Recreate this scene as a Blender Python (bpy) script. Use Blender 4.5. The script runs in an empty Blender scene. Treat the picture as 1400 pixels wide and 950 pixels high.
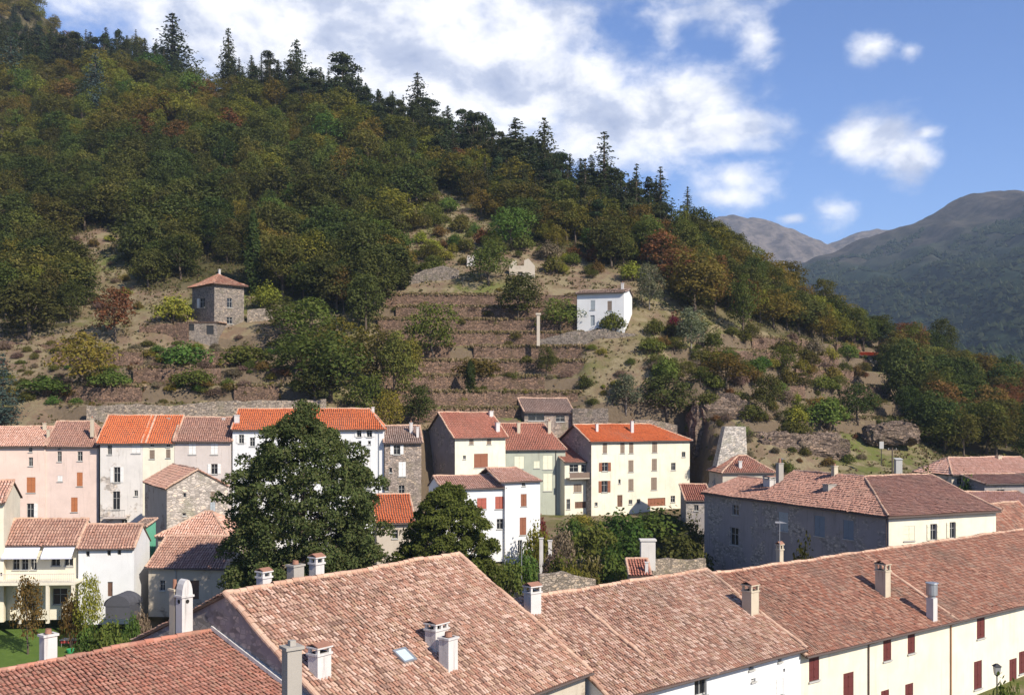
import bpy, math, random
import numpy as np
from mathutils import Vector, Matrix

R = math.radians
rnd = random.Random(11)
C = bpy.context.scene.collection
SC = bpy.context.scene

# ------------------------------------------------------------------ camera
F, HX, HY, EYE = 1400.0, 700.0, 560.0, 30.0        # focal length in photo pixels, horizon row, eye height
cam_d = bpy.data.cameras.new('camera')
cam = bpy.data.objects.new('camera', cam_d); C.objects.link(cam)
cam.location = (0, 0, EYE); cam.rotation_euler = (R(90), 0, 0)
cam_d.sensor_width = 36; cam_d.lens = 36 * F / 1400; cam_d.shift_y = (HY - 475) / 1400
cam_d.clip_start = 1; cam_d.clip_end = 12000
SC.camera = cam

# ------------------------------------------------------------------ sky, sun, exposure
SUN_EL, SUN_AZ = R(37), R(136)                     # azimuth measured clockwise from +Y
SUN = Vector((math.sin(SUN_AZ) * math.cos(SUN_EL), math.cos(SUN_AZ) * math.cos(SUN_EL), math.sin(SUN_EL)))
sun_d = bpy.data.lights.new('sun', 'SUN'); sun_d.energy = 4.8; sun_d.angle = R(0.5); sun_d.color = (1.0, 0.92, 0.80)
sun = bpy.data.objects.new('sun', sun_d); C.objects.link(sun)
sun.rotation_euler = SUN.to_track_quat('Z', 'Y').to_euler()
SC.view_settings.view_transform = 'Standard'; SC.view_settings.look = 'None'
SC.view_settings.exposure = 0.68; SC.view_settings.gamma = 1.0; SC.view_settings.use_curve_mapping = False
SC.cycles.use_denoising = True
SC.cycles.max_bounces = 5; SC.cycles.diffuse_bounces = 3; SC.cycles.transparent_max_bounces = 8
SC.cycles.volume_bounces = 0

def px_dir(x, y):
    az = math.atan((x - HX) / F)
    return az, math.atan((HY - y) / F * math.cos(az))

class NT:
    """short-hand for building node trees"""
    def __init__(s, nt): s.nt = nt
    def n(s, t, **kw):
        nd = s.nt.nodes.new(t)
        for k, v in kw.items(): setattr(nd, k, v)
        return nd
    def link(s, a, b): s.nt.links.new(a, b)
    def put(s, sock, v):
        if hasattr(v, 'links'): s.link(v, sock)
        else: sock.default_value = v
    def math(s, op, a, b=None, c=None, clamp=False):
        nd = s.n('ShaderNodeMath', operation=op, use_clamp=clamp)
        s.put(nd.inputs[0], a)
        if b is not None: s.put(nd.inputs[1], b)
        if c is not None: s.put(nd.inputs[2], c)
        return nd.outputs[0]
    def vec(s, op, a, b=None, out=0):
        nd = s.n('ShaderNodeVectorMath', operation=op)
        s.put(nd.inputs[0], a)
        if b is not None: s.put(nd.inputs[1], b)
        return nd.outputs[out]
    def noise(s, vec, scale, detail=4, rough=0.55, dist=0.0, out='Fac'):
        nd = s.n('ShaderNodeTexNoise'); s.link(vec, nd.inputs['Vector'])
        nd.inputs['Scale'].default_value = scale; nd.inputs['Detail'].default_value = detail
        nd.inputs['Roughness'].default_value = rough; nd.inputs['Distortion'].default_value = dist
        return nd.outputs[out]
    def step(s, x, lo, hi):
        nd = s.n('ShaderNodeMapRange', interpolation_type='SMOOTHSTEP')
        s.put(nd.inputs[0], x); nd.inputs[1].default_value = lo; nd.inputs[2].default_value = hi
        return nd.outputs[0]
    def mix(s, f, a, b, mode='MIX'):
        nd = s.n('ShaderNodeMix', data_type='RGBA', blend_type=mode)
        s.put(nd.inputs[0], f)
        for i, v in ((6, a), (7, b)):
            s.put(nd.inputs[i], v if hasattr(v, 'links') else (*v[:3], 1))
        return nd.outputs[2]
    def ramp(s, f, stops, interp='LINEAR'):
        nd = s.n('ShaderNodeValToRGB'); cr = nd.color_ramp; cr.interpolation = interp
        while len(cr.elements) < len(stops): cr.elements.new(0.5)
        for e, (p, c) in zip(cr.elements, stops): e.position = p; e.color = (*c[:3], 1)
        s.put(nd.inputs[0], f)
        return nd.outputs[0]

world = bpy.data.worlds.new('World'); SC.world = world; world.use_nodes = True
wn = NT(world.node_tree); world.node_tree.nodes.clear()
sky = wn.n('ShaderNodeTexSky', sky_type='NISHITA', sun_disc=False)
sky.sun_elevation = SUN_EL; sky.sun_rotation = SUN_AZ; sky.altitude = 300; sky.air_density = 1.0; sky.dust_density = 0.3; sky.ozone_density = 2.2
tc = wn.n('ShaderNodeTexCoord'); D3 = tc.outputs['Generated']
sep = wn.n('ShaderNodeSeparateXYZ'); wn.link(D3, sep.inputs[0])
az = wn.math('ARCTAN2', sep.outputs[0], sep.outputs[1]); el = wn.math('ARCSINE', sep.outputs[2])
cmb = wn.n('ShaderNodeCombineXYZ'); wn.link(az, cmb.inputs[0]); wn.link(el, cmb.inputs[1])
AE = cmb.outputs[0]
# cumulus: where each one hangs in the sky (photo pixel of its middle, half width, half height, weight)
CLOUDS = [(470, 40, 330, 85, 1), (640, 95, 260, 85, 1), (730, 120, 190, 70, 1), (860, 165, 190, 75, 1), (930, 150, 110, 62, 1), (985, 178, 105, 38, 1),
          (760, 25, 65, 50, .75), (250, -10, 220, 70, .9), (600, -20, 240, 90, 1), (330, 60, 200, 70, .9), (700, 40, 130, 70, .9), (560, 130, 240, 80, .9), (790, 110, 120, 60, .9), (1195, 190, 70, 44, .85), (1240, 215, 40, 42, .75), (1262, 182, 26, 10, .6),
          (1190, 68, 34, 23, .72), (1244, 70, 12, 9, .3), (1005, 244, 62, 30, .52), (1000, 268, 62, 20, .46), (1138, 288, 30, 24, .4),
          (975, 12, 95, 32, .52), (915, 35, 22, 28, .5), (1035, 50, 30, 40, .42), (560, 200, 230, 60, .8), (1085, 300, 20, 8, .45), (640, 190, 140, 40, .8)]
fld = None
for (x, y, rx, ry, w) in CLOUDS:
    a, e = px_dir(x, y)
    v = wn.vec('MULTIPLY', wn.vec('SUBTRACT', AE, (a, e, 0)), (F / rx, F / ry, 0))
    ln = wn.vec('LENGTH', v, out=1)
    d = wn.math('MULTIPLY_ADD', ln, -w, w)
    fld = d if fld is None else wn.math('SMOOTH_MAX', fld, d, 0.15)
np_ = wn.vec('MULTIPLY', AE, (1.0, 1.55, 1.0))
n1 = wn.noise(np_, 15, 9, 0.6, 0.25); n2 = wn.noise(np_, 36, 7, 0.62, 0.3)
dens = wn.math('ADD', wn.math('MULTIPLY', fld, 1.25), wn.math('MULTIPLY_ADD', n1, 1.25, -0.64))
dens = wn.math('ADD', dens, wn.math('MULTIPLY_ADD', n2, 0.8, -0.40))
mask = wn.step(dens, -0.16, 0.80)
# lit tops and blue-grey bases: compare the cloud's thickness here with the thickness a little towards the sun and up
n1s = wn.noise(np_, 9, 7, 0.58, 0.2); up = wn.vec('ADD', np_, (0.02, 0.042, 0.0))
n1u = wn.noise(up, 9, 7, 0.58, 0.2)
sh = wn.math('MULTIPLY_ADD', wn.math('SUBTRACT', n1s, n1u), 2.4, 0.62, clamp=True)
sh2 = wn.step(dens, 1.35, 0.25)
shade = wn.math('MULTIPLY_ADD', sh, 0.88, wn.math('MULTIPLY', sh2, 0.12))
ccol = wn.ramp(shade, [(0.10, (3.9, 4.5, 6.2)), (0.42, (5.6, 6.1, 7.5)), (0.60, (8.2, 8.4, 9.1)), (0.82, (10.6, 10.5, 10.6))])
skyc = wn.mix(1.0, sky.outputs[0], (0.92, 1.06, 1.42), 'MULTIPLY')
scol = wn.mix(wn.math('MULTIPLY', mask, 0.97), skyc, ccol)
bg = wn.n('ShaderNodeBackground'); bg.inputs[1].default_value = 0.075
wn.link(scol, bg.inputs[0])
wo = wn.n('ShaderNodeOutputWorld'); wn.link(bg.outputs[0], wo.inputs[0])

# ------------------------------------------------------------------ helpers: points and meshes
def P(x, y, Y):
    """the point at depth Y metres that stands at photo pixel (x, y)"""
    return np.array(((x - HX) / F * Y, Y, EYE - (y - HY) / F * Y))

def vhash(ix, iy, seed):
    h = (ix.astype(np.int64) * 374761393 + iy.astype(np.int64) * 668265263 + seed * 1442695041) & 0xffffffff
    h = ((h ^ (h >> 13)) * 1274126177) & 0xffffffff
    return ((h ^ (h >> 16)) & 0xffff) / 65535.0
def vnoise(x, y, seed=0):
    x = np.asarray(x, float); y = np.asarray(y, float)
    ix, iy = np.floor(x), np.floor(y); fx, fy = x - ix, y - iy
    fx = fx * fx * (3 - 2 * fx); fy = fy * fy * (3 - 2 * fy)
    a = vhash(ix, iy, seed); b = vhash(ix + 1, iy, seed); c = vhash(ix, iy + 1, seed); d = vhash(ix + 1, iy + 1, seed)
    return a + (b - a) * fx + (c - a) * fy + (a - b - c + d) * fx * fy
def fbm(x, y, seed=0, oct=4):
    s = 0; amp = 0.5
    for i in range(oct): s = s + amp * (vnoise(x * 2 ** i, y * 2 ** i, seed + i) - 0.5); amp *= 0.55
    return s

ORG = {}
class MB:
    """collects faces; build() links them as one mesh object"""
    def __init__(s): s.V = []; s.L = []; s.N = []; s.M = []; s.nv = 0
    def add(s, V, faces, m=0):
        V = np.asarray(V, float).reshape(-1, 3)
        for f in faces:
            s.L.append(np.asarray(f, np.int64) + s.nv); s.N.append(np.array([len(f)])); s.M.append(np.array([m]))
        s.V.append(V); s.nv += len(V)
    def bulk(s, V, Q, m=0):
        """Q: (n, k) array of faces with k corners"""
        V = np.asarray(V, float).reshape(-1, 3); Q = np.asarray(Q, np.int64)
        s.L.append((Q + s.nv).ravel()); s.N.append(np.full(len(Q), Q.shape[1])); s.M.append(np.full(len(Q), m))
        s.V.append(V); s.nv += len(V)
    def quad(s, a, b, c, d, m=0): s.add([a, b, c, d], [(0, 1, 2, 3)], m)
    def poly(s, pts, m=0): s.add(pts, [tuple(range(len(pts)))], m)
    def prism(s, poly, off, m=0):
        """solid between a polygon and the same polygon moved by off"""
        n = len(poly); a = [np.array(p, float) for p in poly]; b = [p + np.array(off, float) for p in a]
        s.add(a + b, [tuple(range(n)), tuple(range(2 * n - 1, n - 1, -1))] + [(i, (i + 1) % n, n + (i + 1) % n, n + i) for i in range(n)], m)
    def box(s, c, half, u=(1, 0, 0), v=(0, 1, 0), w=(0, 0, 1), m=0, taper=1.0):
        c = np.array(c, float); u, v, w = (np.array(k, float) for k in (u, v, w))
        P8 = []
        for sz, t in ((-1, 1.0), (1, taper)):
            for sx, sy in ((-1, -1), (1, -1), (1, 1), (-1, 1)):
                P8.append(c + u * sx * half[0] * t + v * sy * half[1] * t + w * sz * half[2])
        s.add(P8, [(3, 2, 1, 0), (4, 5, 6, 7), (0, 1, 5, 4), (1, 2, 6, 5), (2, 3, 7, 6), (3, 0, 4, 7)], m)
    def tube(s, path, rad, n=8, m=0, cap=True):
        path = [np.array(p, float) for p in path]
        rad = rad if hasattr(rad, '__len__') else [rad] * len(path)
        V = []
        for i, p in enumerate(path):
            t = path[min(i + 1, len(path) - 1)] - path[max(i - 1, 0)]; t = t / (np.linalg.norm(t) + 1e-9)
            a = np.cross(t, (0, 0, 1.0)) if abs(t[2]) < 0.95 else np.cross(t, (1.0, 0, 0)); a /= np.linalg.norm(a); b = np.cross(t, a)
            for k in range(n):
                q = 2 * math.pi * k / n; V.append(p + (a * math.cos(q) + b * math.sin(q)) * rad[i])
        fs = [(i * n + k, i * n + (k + 1) % n, (i + 1) * n + (k + 1) % n, (i + 1) * n + k) for i in range(len(path) - 1) for k in range(n)]
        if cap: fs += [tuple(range(n - 1, -1, -1)), tuple(range((len(path) - 1) * n, len(path) * n))]
        s.add(V, fs, m)
    def mesh(s, name, mats, org, smooth=False):
        V = np.concatenate(s.V) - org; L = np.concatenate(s.L); N = np.concatenate(s.N); M = np.concatenate(s.M)
        me = bpy.data.meshes.new(name)
        me.vertices.add(len(V)); me.vertices.foreach_set('co', V.astype(np.float32).ravel())
        me.loops.add(len(L)); me.loops.foreach_set('vertex_index', L.astype(np.int32))
        me.polygons.add(len(N)); st = np.concatenate(([0], np.cumsum(N)[:-1]))
        me.polygons.foreach_set('loop_start', st.astype(np.int32)); me.polygons.foreach_set('loop_total', N.astype(np.int32))
        me.polygons.foreach_set('material_index', M.astype(np.int32))
        me.polygons.foreach_set('use_smooth', np.full(len(N), bool(smooth)))
        for k in (mats if isinstance(mats, (list, tuple)) else [mats]): me.materials.append(k)
        me.update(calc_edges=True); me.validate()
        return me
    def build(s, name, mats, parent=None, smooth=False, org=None):
        if parent is not None: org = ORG[parent]
        elif org is None:
            V = np.concatenate(s.V); org = np.array([*V[:, :2].mean(0), V[:, 2].min()])
        o = bpy.data.objects.new(name, s.mesh(name, mats, org, smooth)); C.objects.link(o)
        if parent is None: o.location = org
        else: o.parent = parent
        ORG[o] = np.array(org, float)
        return o

def tag(o, label=None, cat=None, group=None, kind=None):
    if label: o['label'] = label
    if cat: o['category'] = cat
    if group: o['group'] = group
    if kind: o['kind'] = kind
    return o
def thing(name, label, cat, loc, group=None):
    o = bpy.data.objects.new(name, None); C.objects.link(o); o.empty_display_size = 0.3
    o.location = tuple(loc); ORG[o] = np.array(loc, float)
    return tag(o, label, cat, group)

# ------------------------------------------------------------------ materials
def new_mat(name):
    m = bpy.data.materials.new(name); m.use_nodes = True; m.node_tree.nodes.clear()
    t = NT(m.node_tree); return m, t
def finish(t, col, rough=0.9, bump=None, bstr=0.3, bdist=0.05, spec=0.25, metal=0.0):
    b = t.n('ShaderNodeBsdfPrincipled'); t.put(b.inputs['Base Color'], col if hasattr(col, 'links') else (*col, 1))
    b.inputs['Roughness'].default_value = rough; b.inputs['Specular IOR Level'].default_value = spec; b.inputs['Metallic'].default_value = metal
    if bump is not None:
        bn = t.n('ShaderNodeBump'); bn.inputs['Strength'].default_value = bstr; bn.inputs['Distance'].default_value = bdist
        t.link(bump, bn.inputs['Height']); t.link(bn.outputs[0], b.inputs['Normal'])
    o = t.n('ShaderNodeOutputMaterial'); t.link(b.outputs[0], o.inputs[0])
def pos(t): return t.n('ShaderNodeNewGeometry').outputs['Position']
def plain(name, c, rough=0.7, spec=0.3, metal=0.0, var=0.12):
    m, t = new_mat(name); n = t.noise(pos(t), 3.0, 4)
    k = t.mix(n, [v * (1 - var) for v in c], [min(1, v * (1 + var)) for v in c])
    finish(t, k, rough, None, spec=spec, metal=metal); return m
def plaster(name, c, stain=(0.25, 0.22, 0.18), amount=0.35, patch=0.3, bare=None, bl=.55):
    """render on a wall: blotchy colour, rain streaks, worn patches"""
    m, t = new_mat(name); p = pos(t)
    a = t.noise(p, 0.55, 6, 0.6); b = t.noise(p, 4.0, 5, 0.6)
    col = t.mix(a, [v * (1 - patch * 0.5) for v in c], [min(0.9, v * (1 + patch * 0.22)) for v in c])
    st = t.noise(t.vec('MULTIPLY', p, (2.2, 2.2, 0.16)), 1.2, 5, 0.65)
    col = t.mix(t.math('MULTIPLY', t.step(st, 0.52, 0.8), amount), col, stain)
    col = t.mix(t.math('MULTIPLY', t.step(b, 0.6, 0.85), amount * 0.6), col, [v * 0.7 for v in c])
    if bare: col = t.mix(t.step(t.noise(p, 0.32, 5, 0.65), bl, bl + .08), col, stone_nodes(t, p, bare, 2.4)[0])
    finish(t, col, 0.95, t.noise(p, 9.0, 4), 0.25, 0.03, 0.1); return m
def stone_nodes(t, p, c, scale, mortar=0.75):
    q = t.vec('ADD', t.vec('MULTIPLY', p, (1, 1, 1.7)), t.vec('MULTIPLY', t.noise(p, 1.5, 2, out='Color'), (0.35, 0.35, 0.35)))
    v = t.n('ShaderNodeTexVoronoi', feature='F1'); t.link(q, v.inputs['Vector']); v.inputs['Scale'].default_value = scale
    e = t.n('ShaderNodeTexVoronoi', feature='DISTANCE_TO_EDGE'); t.link(q, e.inputs['Vector']); e.inputs['Scale'].default_value = scale
    sp = t.n('ShaderNodeSeparateColor'); t.link(v.outputs['Color'], sp.inputs[0])
    col = t.ramp(sp.outputs[0], [(0.0, [k * 0.55 for k in c]), (0.4, c), (0.75, [k * 1.25 for k in c]), (1.0, [c[0] * 1.6, c[1] * 1.5, c[2] * 1.35])])
    ed = t.step(e.outputs['Distance'], 0.02, 0.10)
    col = t.mix(ed, [k * mortar for k in c], col)
    return col, ed
def stone(name, c, scale=2.2, mortar=0.6):
    m, t = new_mat(name); p = pos(t)
    col, ed = stone_nodes(t, p, c, scale, mortar)
    col = t.mix(t.step(t.noise(p, 0.5, 5), 0.5, 0.8), col, [c[0] * 0.7, c[1] * 0.75, c[2] * 0.6])
    finish(t, col, 0.95, ed, 0.7, 0.12, 0.1); return m
def tile(name, cols, dirt=(0.19, 0.14, 0.105), amount=0.35, gain=1.32):
    """clay tiles: every tile its own tint, lichen and soot over the lot"""
    m, t = new_mat(name); g = t.n('ShaderNodeNewGeometry'); p = g.outputs['Position']
    n = len(cols); cols = [tuple(min(.85, v * gain) for v in c) for c in cols]
    col = t.ramp(g.outputs['Random Per Island'], [(i / max(1, n - 1), c) for i, c in enumerate(cols)])
    a = t.noise(p, 0.22, 6, 0.65); b = t.noise(p, 1.6, 5, 0.65)
    col = t.mix(t.math('MULTIPLY', t.step(a, 0.46, 0.72), amount), col, dirt)
    col = t.mix(t.math('MULTIPLY', t.step(b, 0.52, 0.8), amount * 0.9), col, [k * 0.8 for k in dirt])
    finish(t, col, 0.9, t.noise(p, 12, 3), 0.2, 0.02, 0.15); return m
def leafmat(name, cols, trans=0.22, hue=0.042, val=0.5):
    """foliage: each leaf its own tint, each plant a little off its neighbours"""
    m, t = new_mat(name); g = t.n('ShaderNodeNewGeometry'); oi = t.n('ShaderNodeObjectInfo')
    n = len(cols)
    col = t.ramp(g.outputs['Random Per Island'], [(i / max(1, n - 1), c) for i, c in enumerate(cols)])
    tcn = t.n('ShaderNodeTexCoord')
    cl = t.noise(t.vec('ADD', tcn.outputs['Object'], t.vec('MULTIPLY', oi.outputs['Location'], (1, 1, 1))), 0.42, 3, 0.5)
    hs = t.n('ShaderNodeHueSaturation'); t.link(col, hs.inputs['Color'])
    t.put(hs.inputs['Hue'], t.math('MULTIPLY_ADD', oi.outputs['Random'], hue * 2, 0.5 - hue))
    r2 = t.math('FRACT', t.math('MULTIPLY', oi.outputs['Random'], 7.31))
    vv = t.math('ADD', t.math('MULTIPLY_ADD', r2, val, 1 - val * 0.5), t.math('MULTIPLY_ADD', cl, 0.9, -0.45))
    t.put(hs.inputs['Value'], vv)
    d = t.n('ShaderNodeBsdfDiffuse'); t.link(hs.outputs[0], d.inputs[0])
    tr = t.n('ShaderNodeBsdfTranslucent'); t.link(t.mix(1.0, hs.outputs[0], (1.25, 1.3, 0.7), 'MULTIPLY'), tr.inputs[0])
    ms = t.n('ShaderNodeMixShader'); ms.inputs[0].default_value = min(.5, trans + .14)
    t.link(d.outputs[0], ms.inputs[1]); t.link(tr.outputs[0], ms.inputs[2])
    o = t.n('ShaderNodeOutputMaterial'); t.link(ms.outputs[0], o.inputs[0]); return m

M = {}
M['bark'] = plain('bark', (0.10, 0.075, 0.055), 0.95)
M['bark_pale'] = plain('bark_pale', (0.2, 0.17, 0.14), 0.95)
M['wood'] = plain('eave_wood', (0.10, 0.065, 0.045), 0.8)
M['glass'] = plain('window_glass', (0.018, 0.02, 0.024), 0.12, 0.5)
M['frame_w'] = plain('white_frame', (0.40, 0.39, 0.36), 0.6)
M['sh_brown'] = plain('brown_shutter', (0.22, 0.085, 0.045), 0.7)
M['sh_orange'] = plain('orange_shutter', (0.36, 0.13, 0.05), 0.7)
M['sh_red'] = plain('dark_red_shutter', (0.105, 0.025, 0.022), 0.6)
M['sh_rust'] = plain('rust_shutter', (0.33, 0.09, 0.06), 0.7)
M['sh_taupe'] = plain('taupe_shutter', (0.20, 0.15, 0.11), 0.7)
M['sh_white'] = plain('white_shutter', (0.66, 0.64, 0.60), 0.6)
M['sh_grey'] = plain('grey_shutter', (0.30, 0.33, 0.34), 0.6)
M['sh_blue'] = plain('slate_shutter', (0.15, 0.19, 0.23), 0.6)
M['sh_cream'] = plain('cream_shutter', (0.62, 0.60, 0.45), 0.6)
M['door'] = plain('plank_door', (0.13, 0.07, 0.045), 0.8)
M['zinc'] = plain('zinc', (0.36, 0.37, 0.38), 0.45, 0.4, 0.6)
M['gutter'] = plain('brown_gutter', (0.09, 0.065, 0.055), 0.6)
M['pipe_tan'] = plain('tan_downpipe', (0.34, 0.19, 0.10), 0.6)
M['iron'] = plain('black_iron', (0.03, 0.03, 0.03), 0.5)
M['soot'] = plain('sooty_opening', (0.02, 0.018, 0.016), 0.95)
M['chim_w'] = plaster('white_chimney_render', (0.56, 0.53, 0.50), (0.14, 0.12, 0.1), 0.75, .6)
M['chim_c'] = plaster('cream_chimney_render', (0.50, 0.43, 0.32), (0.14, 0.11, 0.09), 0.75, .6)
M['chim_g'] = plaster('grey_chimney_render', (0.34, 0.31, 0.27), (0.12, 0.1, 0.09), 0.5)
M['clay'] = plain('clay', (0.27, 0.135, 0.09), 0.9, var=0.25)
M['ridge'] = tile('pale_ridge_tile', [(0.38, 0.22, 0.15), (0.50, 0.34, 0.24), (0.44, 0.28, 0.20)], amount=0.4, gain=1.05)
T_PINK = [(0.36, 0.195, 0.13), (0.26, 0.13, 0.09), (0.43, 0.275, 0.20), (0.17, 0.095, 0.07), (0.34, 0.215, 0.14), (0.50, 0.35, 0.27), (0.29, 0.15, 0.10)]
M['t_hall'] = tile('pink_clay_tile', [tuple(v * 0.93 for v in c) for c in T_PINK], amount=0.34)
M['t_mid'] = tile('weathered_clay_tile', [(0.32, 0.17, 0.12), (0.27, 0.15, 0.11), (0.38, 0.23, 0.17), (0.30, 0.18, 0.135), (0.24, 0.13, 0.10)], amount=0.3)
M['t_old'] = tile('old_brown_tile', [(0.29, 0.12, 0.075), (0.20, 0.095, 0.065), (0.32, 0.155, 0.10), (0.17, 0.09, 0.065), (0.27, 0.13, 0.09), (0.36, 0.21, 0.14), (0.24, 0.16, 0.12)], amount=0.62)
M['t_rust'] = tile('rust_tile', [(0.34, 0.148, 0.10), (0.27, 0.112, 0.076), (0.38, 0.19, 0.135), (0.22, 0.098, 0.07), (0.31, 0.17, 0.115)], amount=0.6)
M['t_orange'] = tile('new_orange_tile', [(0.58, 0.145, 0.05), (0.62, 0.17, 0.062), (0.52, 0.125, 0.045)], (0.4, 0.12, 0.06), 0.25, 1.0)
M['t_brown'] = tile('brown_tile', [(0.26, 0.13, 0.095), (0.31, 0.17, 0.125), (0.21, 0.115, 0.09), (0.35, 0.20, 0.15)], amount=0.35)
M['t_red'] = tile('dull_red_tile', [(0.33, 0.125, 0.08), (0.28, 0.11, 0.075), (0.38, 0.155, 0.105)], amount=0.3)
M['t_salmon'] = tile('salmon_tile', [(0.48, 0.28, 0.205), (0.42, 0.23, 0.165), (0.53, 0.335, 0.26)], amount=0.2)
M['t_grey'] = tile('grey_brown_tile', [(0.25, 0.18, 0.145), (0.20, 0.145, 0.12), (0.31, 0.23, 0.19)], amount=0.35)
M['channel'] = plain('tile_channel', (0.13, 0.07, 0.052), 0.95, var=0.3)
M['slab_grey'] = plain('grey_roofing', (0.17, 0.16, 0.16), 0.8)

M['w_pink'] = plaster('pink_render', (0.68, 0.52, 0.435), (0.38, 0.29, 0.23), 0.5, .45)
M['w_pink2'] = plaster('dusty_pink_render', (0.64, 0.50, 0.43), (0.36, 0.28, 0.23), 0.55, .5)
M['w_greyw'] = plaster('grey_white_render', (0.62, 0.58, 0.53), (0.28, 0.25, 0.22), 0.65, .5, bare=(.42,.37,.32))
M['w_cream'] = plaster('cream_render', (0.70, 0.645, 0.51), (0.40, 0.33, 0.24), 0.5, .55)
M['w_yellow'] = plaster('pale_yellow_render', (0.70, 0.63, 0.49), (0.40, 0.33, 0.24), 0.5, .55)
M['w_mauve'] = plaster('mauve_grey_render', (0.54, 0.475, 0.43), (0.3, 0.26, 0.22), 0.55, .5)
M['w_white'] = plaster('white_render', (0.66, 0.655, 0.64), (0.40, 0.37, 0.33), 0.4, 0.3)
M['w_green'] = plaster('grey_green_render', (0.37, 0.385, 0.31), (0.22, 0.21, 0.17), 0.6, .5)
M['w_stone'] = stone('rubble_stone', (0.30, 0.245, 0.205), 2.6, 0.8)
M['w_dark'] = plaster('shade_toned_old_render', (0.30, 0.27, 0.26), (0.12, 0.11, 0.11), 0.8, 0.6, bare=(0.30, 0.27, 0.24), bl=.47)  # shade of the unlit side walls put into the colour, plus stains, bare stone
M['w_tan'] = plaster('tan_stone_render', (0.46, 0.40, 0.32), (0.24, 0.2, 0.15), 0.4, bare=(0.34, 0.28, 0.22))
M['w_gable'] = plaster('grey_gable_render', (0.50, 0.46, 0.42), (0.25, 0.22, 0.2), 0.5, bare=(0.36, 0.3, 0.25))
M['w_emerald'] = plain('green_painted_wall', (0.12, 0.38, 0.25), 0.7)
M['s_gable'] = stone('grey_gable_stone', (.40, .35, .30), 2.0, .95)
M['s_wall'] = stone('dry_stone', (0.165, 0.108, 0.078), 2.4, 0.45)
M['s_pale'] = stone('pale_dry_stone', (0.27, 0.225, 0.18), 2.6, 0.6)
M['s_grey'] = stone('grey_dry_stone', (0.185, 0.155, 0.13), 2.6, 0.6)
M['s_rock'] = stone('brown_rock', (0.17, 0.125, 0.095), 1.6, 0.5)
M['s_tower'] = stone('tower_stone', (0.23, 0.195, 0.165), 2.6, 0.85)

M['l_holm'] = leafmat('holm_oak_leaf', [(0.040, 0.049, 0.014), (0.060, 0.070, 0.020), (0.080, 0.086, 0.026), (0.047, 0.055, 0.017)], 0.15)
M['l_oak'] = leafmat('oak_leaf', [(0.072, 0.083, 0.02), (0.105, 0.108, 0.027), (0.13, 0.124, 0.033), (0.077, 0.078, 0.022)])
M['l_chest'] = leafmat('chestnut_leaf', [(0.125, 0.118, 0.024), (0.17, 0.145, 0.028), (0.10, 0.098, 0.022), (0.205, 0.16, 0.034)])
M['l_russet'] = leafmat('russet_leaf', [(0.15, 0.088, 0.030), (0.115, 0.075, 0.028), (0.19, 0.105, 0.035), (0.095, 0.072, 0.026)])
M['l_green'] = leafmat('fresh_leaf', [(0.078, 0.112, 0.024), (0.105, 0.142, 0.031), (0.064, 0.09, 0.022), (0.13, 0.15, 0.037)])
M['l_yellow'] = leafmat('yellow_leaf', [(0.21, 0.185, 0.032), (0.155, 0.15, 0.03), (0.26, 0.215, 0.038), (0.12, 0.125, 0.028)])
M['l_fir'] = leafmat('fir_needle', [(0.032, 0.044, 0.020), (0.048, 0.060, 0.027), (0.064, 0.074, 0.034)], 0.12)
M['l_blue'] = leafmat('cedar_needle', [(0.045, 0.068, 0.058), (0.06, 0.085, 0.072), (0.036, 0.054, 0.046)], 0.1)
M['l_cedar'] = leafmat('dark_cedar_needle', [(0.054, 0.066, 0.022), (0.078, 0.090, 0.030), (0.100, 0.108, 0.038), (0.106, 0.096, 0.04)], 0.15)
M['l_olive'] = leafmat('olive_leaf', [(0.13, 0.14, 0.085), (0.17, 0.18, 0.11), (0.105, 0.115, 0.065)])
M['l_red'] = leafmat('red_leaf', [(0.19, 0.045, 0.032), (0.13, 0.038, 0.028), (0.22, 0.075, 0.04)])
M['l_pink'] = leafmat('dry_bush', [(0.19, 0.135, 0.10), (0.145, 0.105, 0.078), (0.225, 0.17, 0.115)])
M['l_dry'] = leafmat('dry_grass_blade', [(0.24, 0.18, 0.10), (0.18, 0.135, 0.075), (0.13, 0.125, 0.045), (0.09, 0.105, 0.035), (0.26, 0.205, 0.125)], 0.3)
M['l_straw'] = leafmat('straw_blade', [(0.40, 0.33, 0.20), (0.33, 0.27, 0.15), (0.24, 0.21, 0.09), (0.17, 0.17, 0.06)], 0.3)
M['l_under'] = leafmat('undergrowth_leaf', [(0.06, 0.068, 0.022), (0.10, 0.092, 0.03), (0.13, 0.098, 0.04), (0.045, 0.05, 0.02)])
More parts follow.
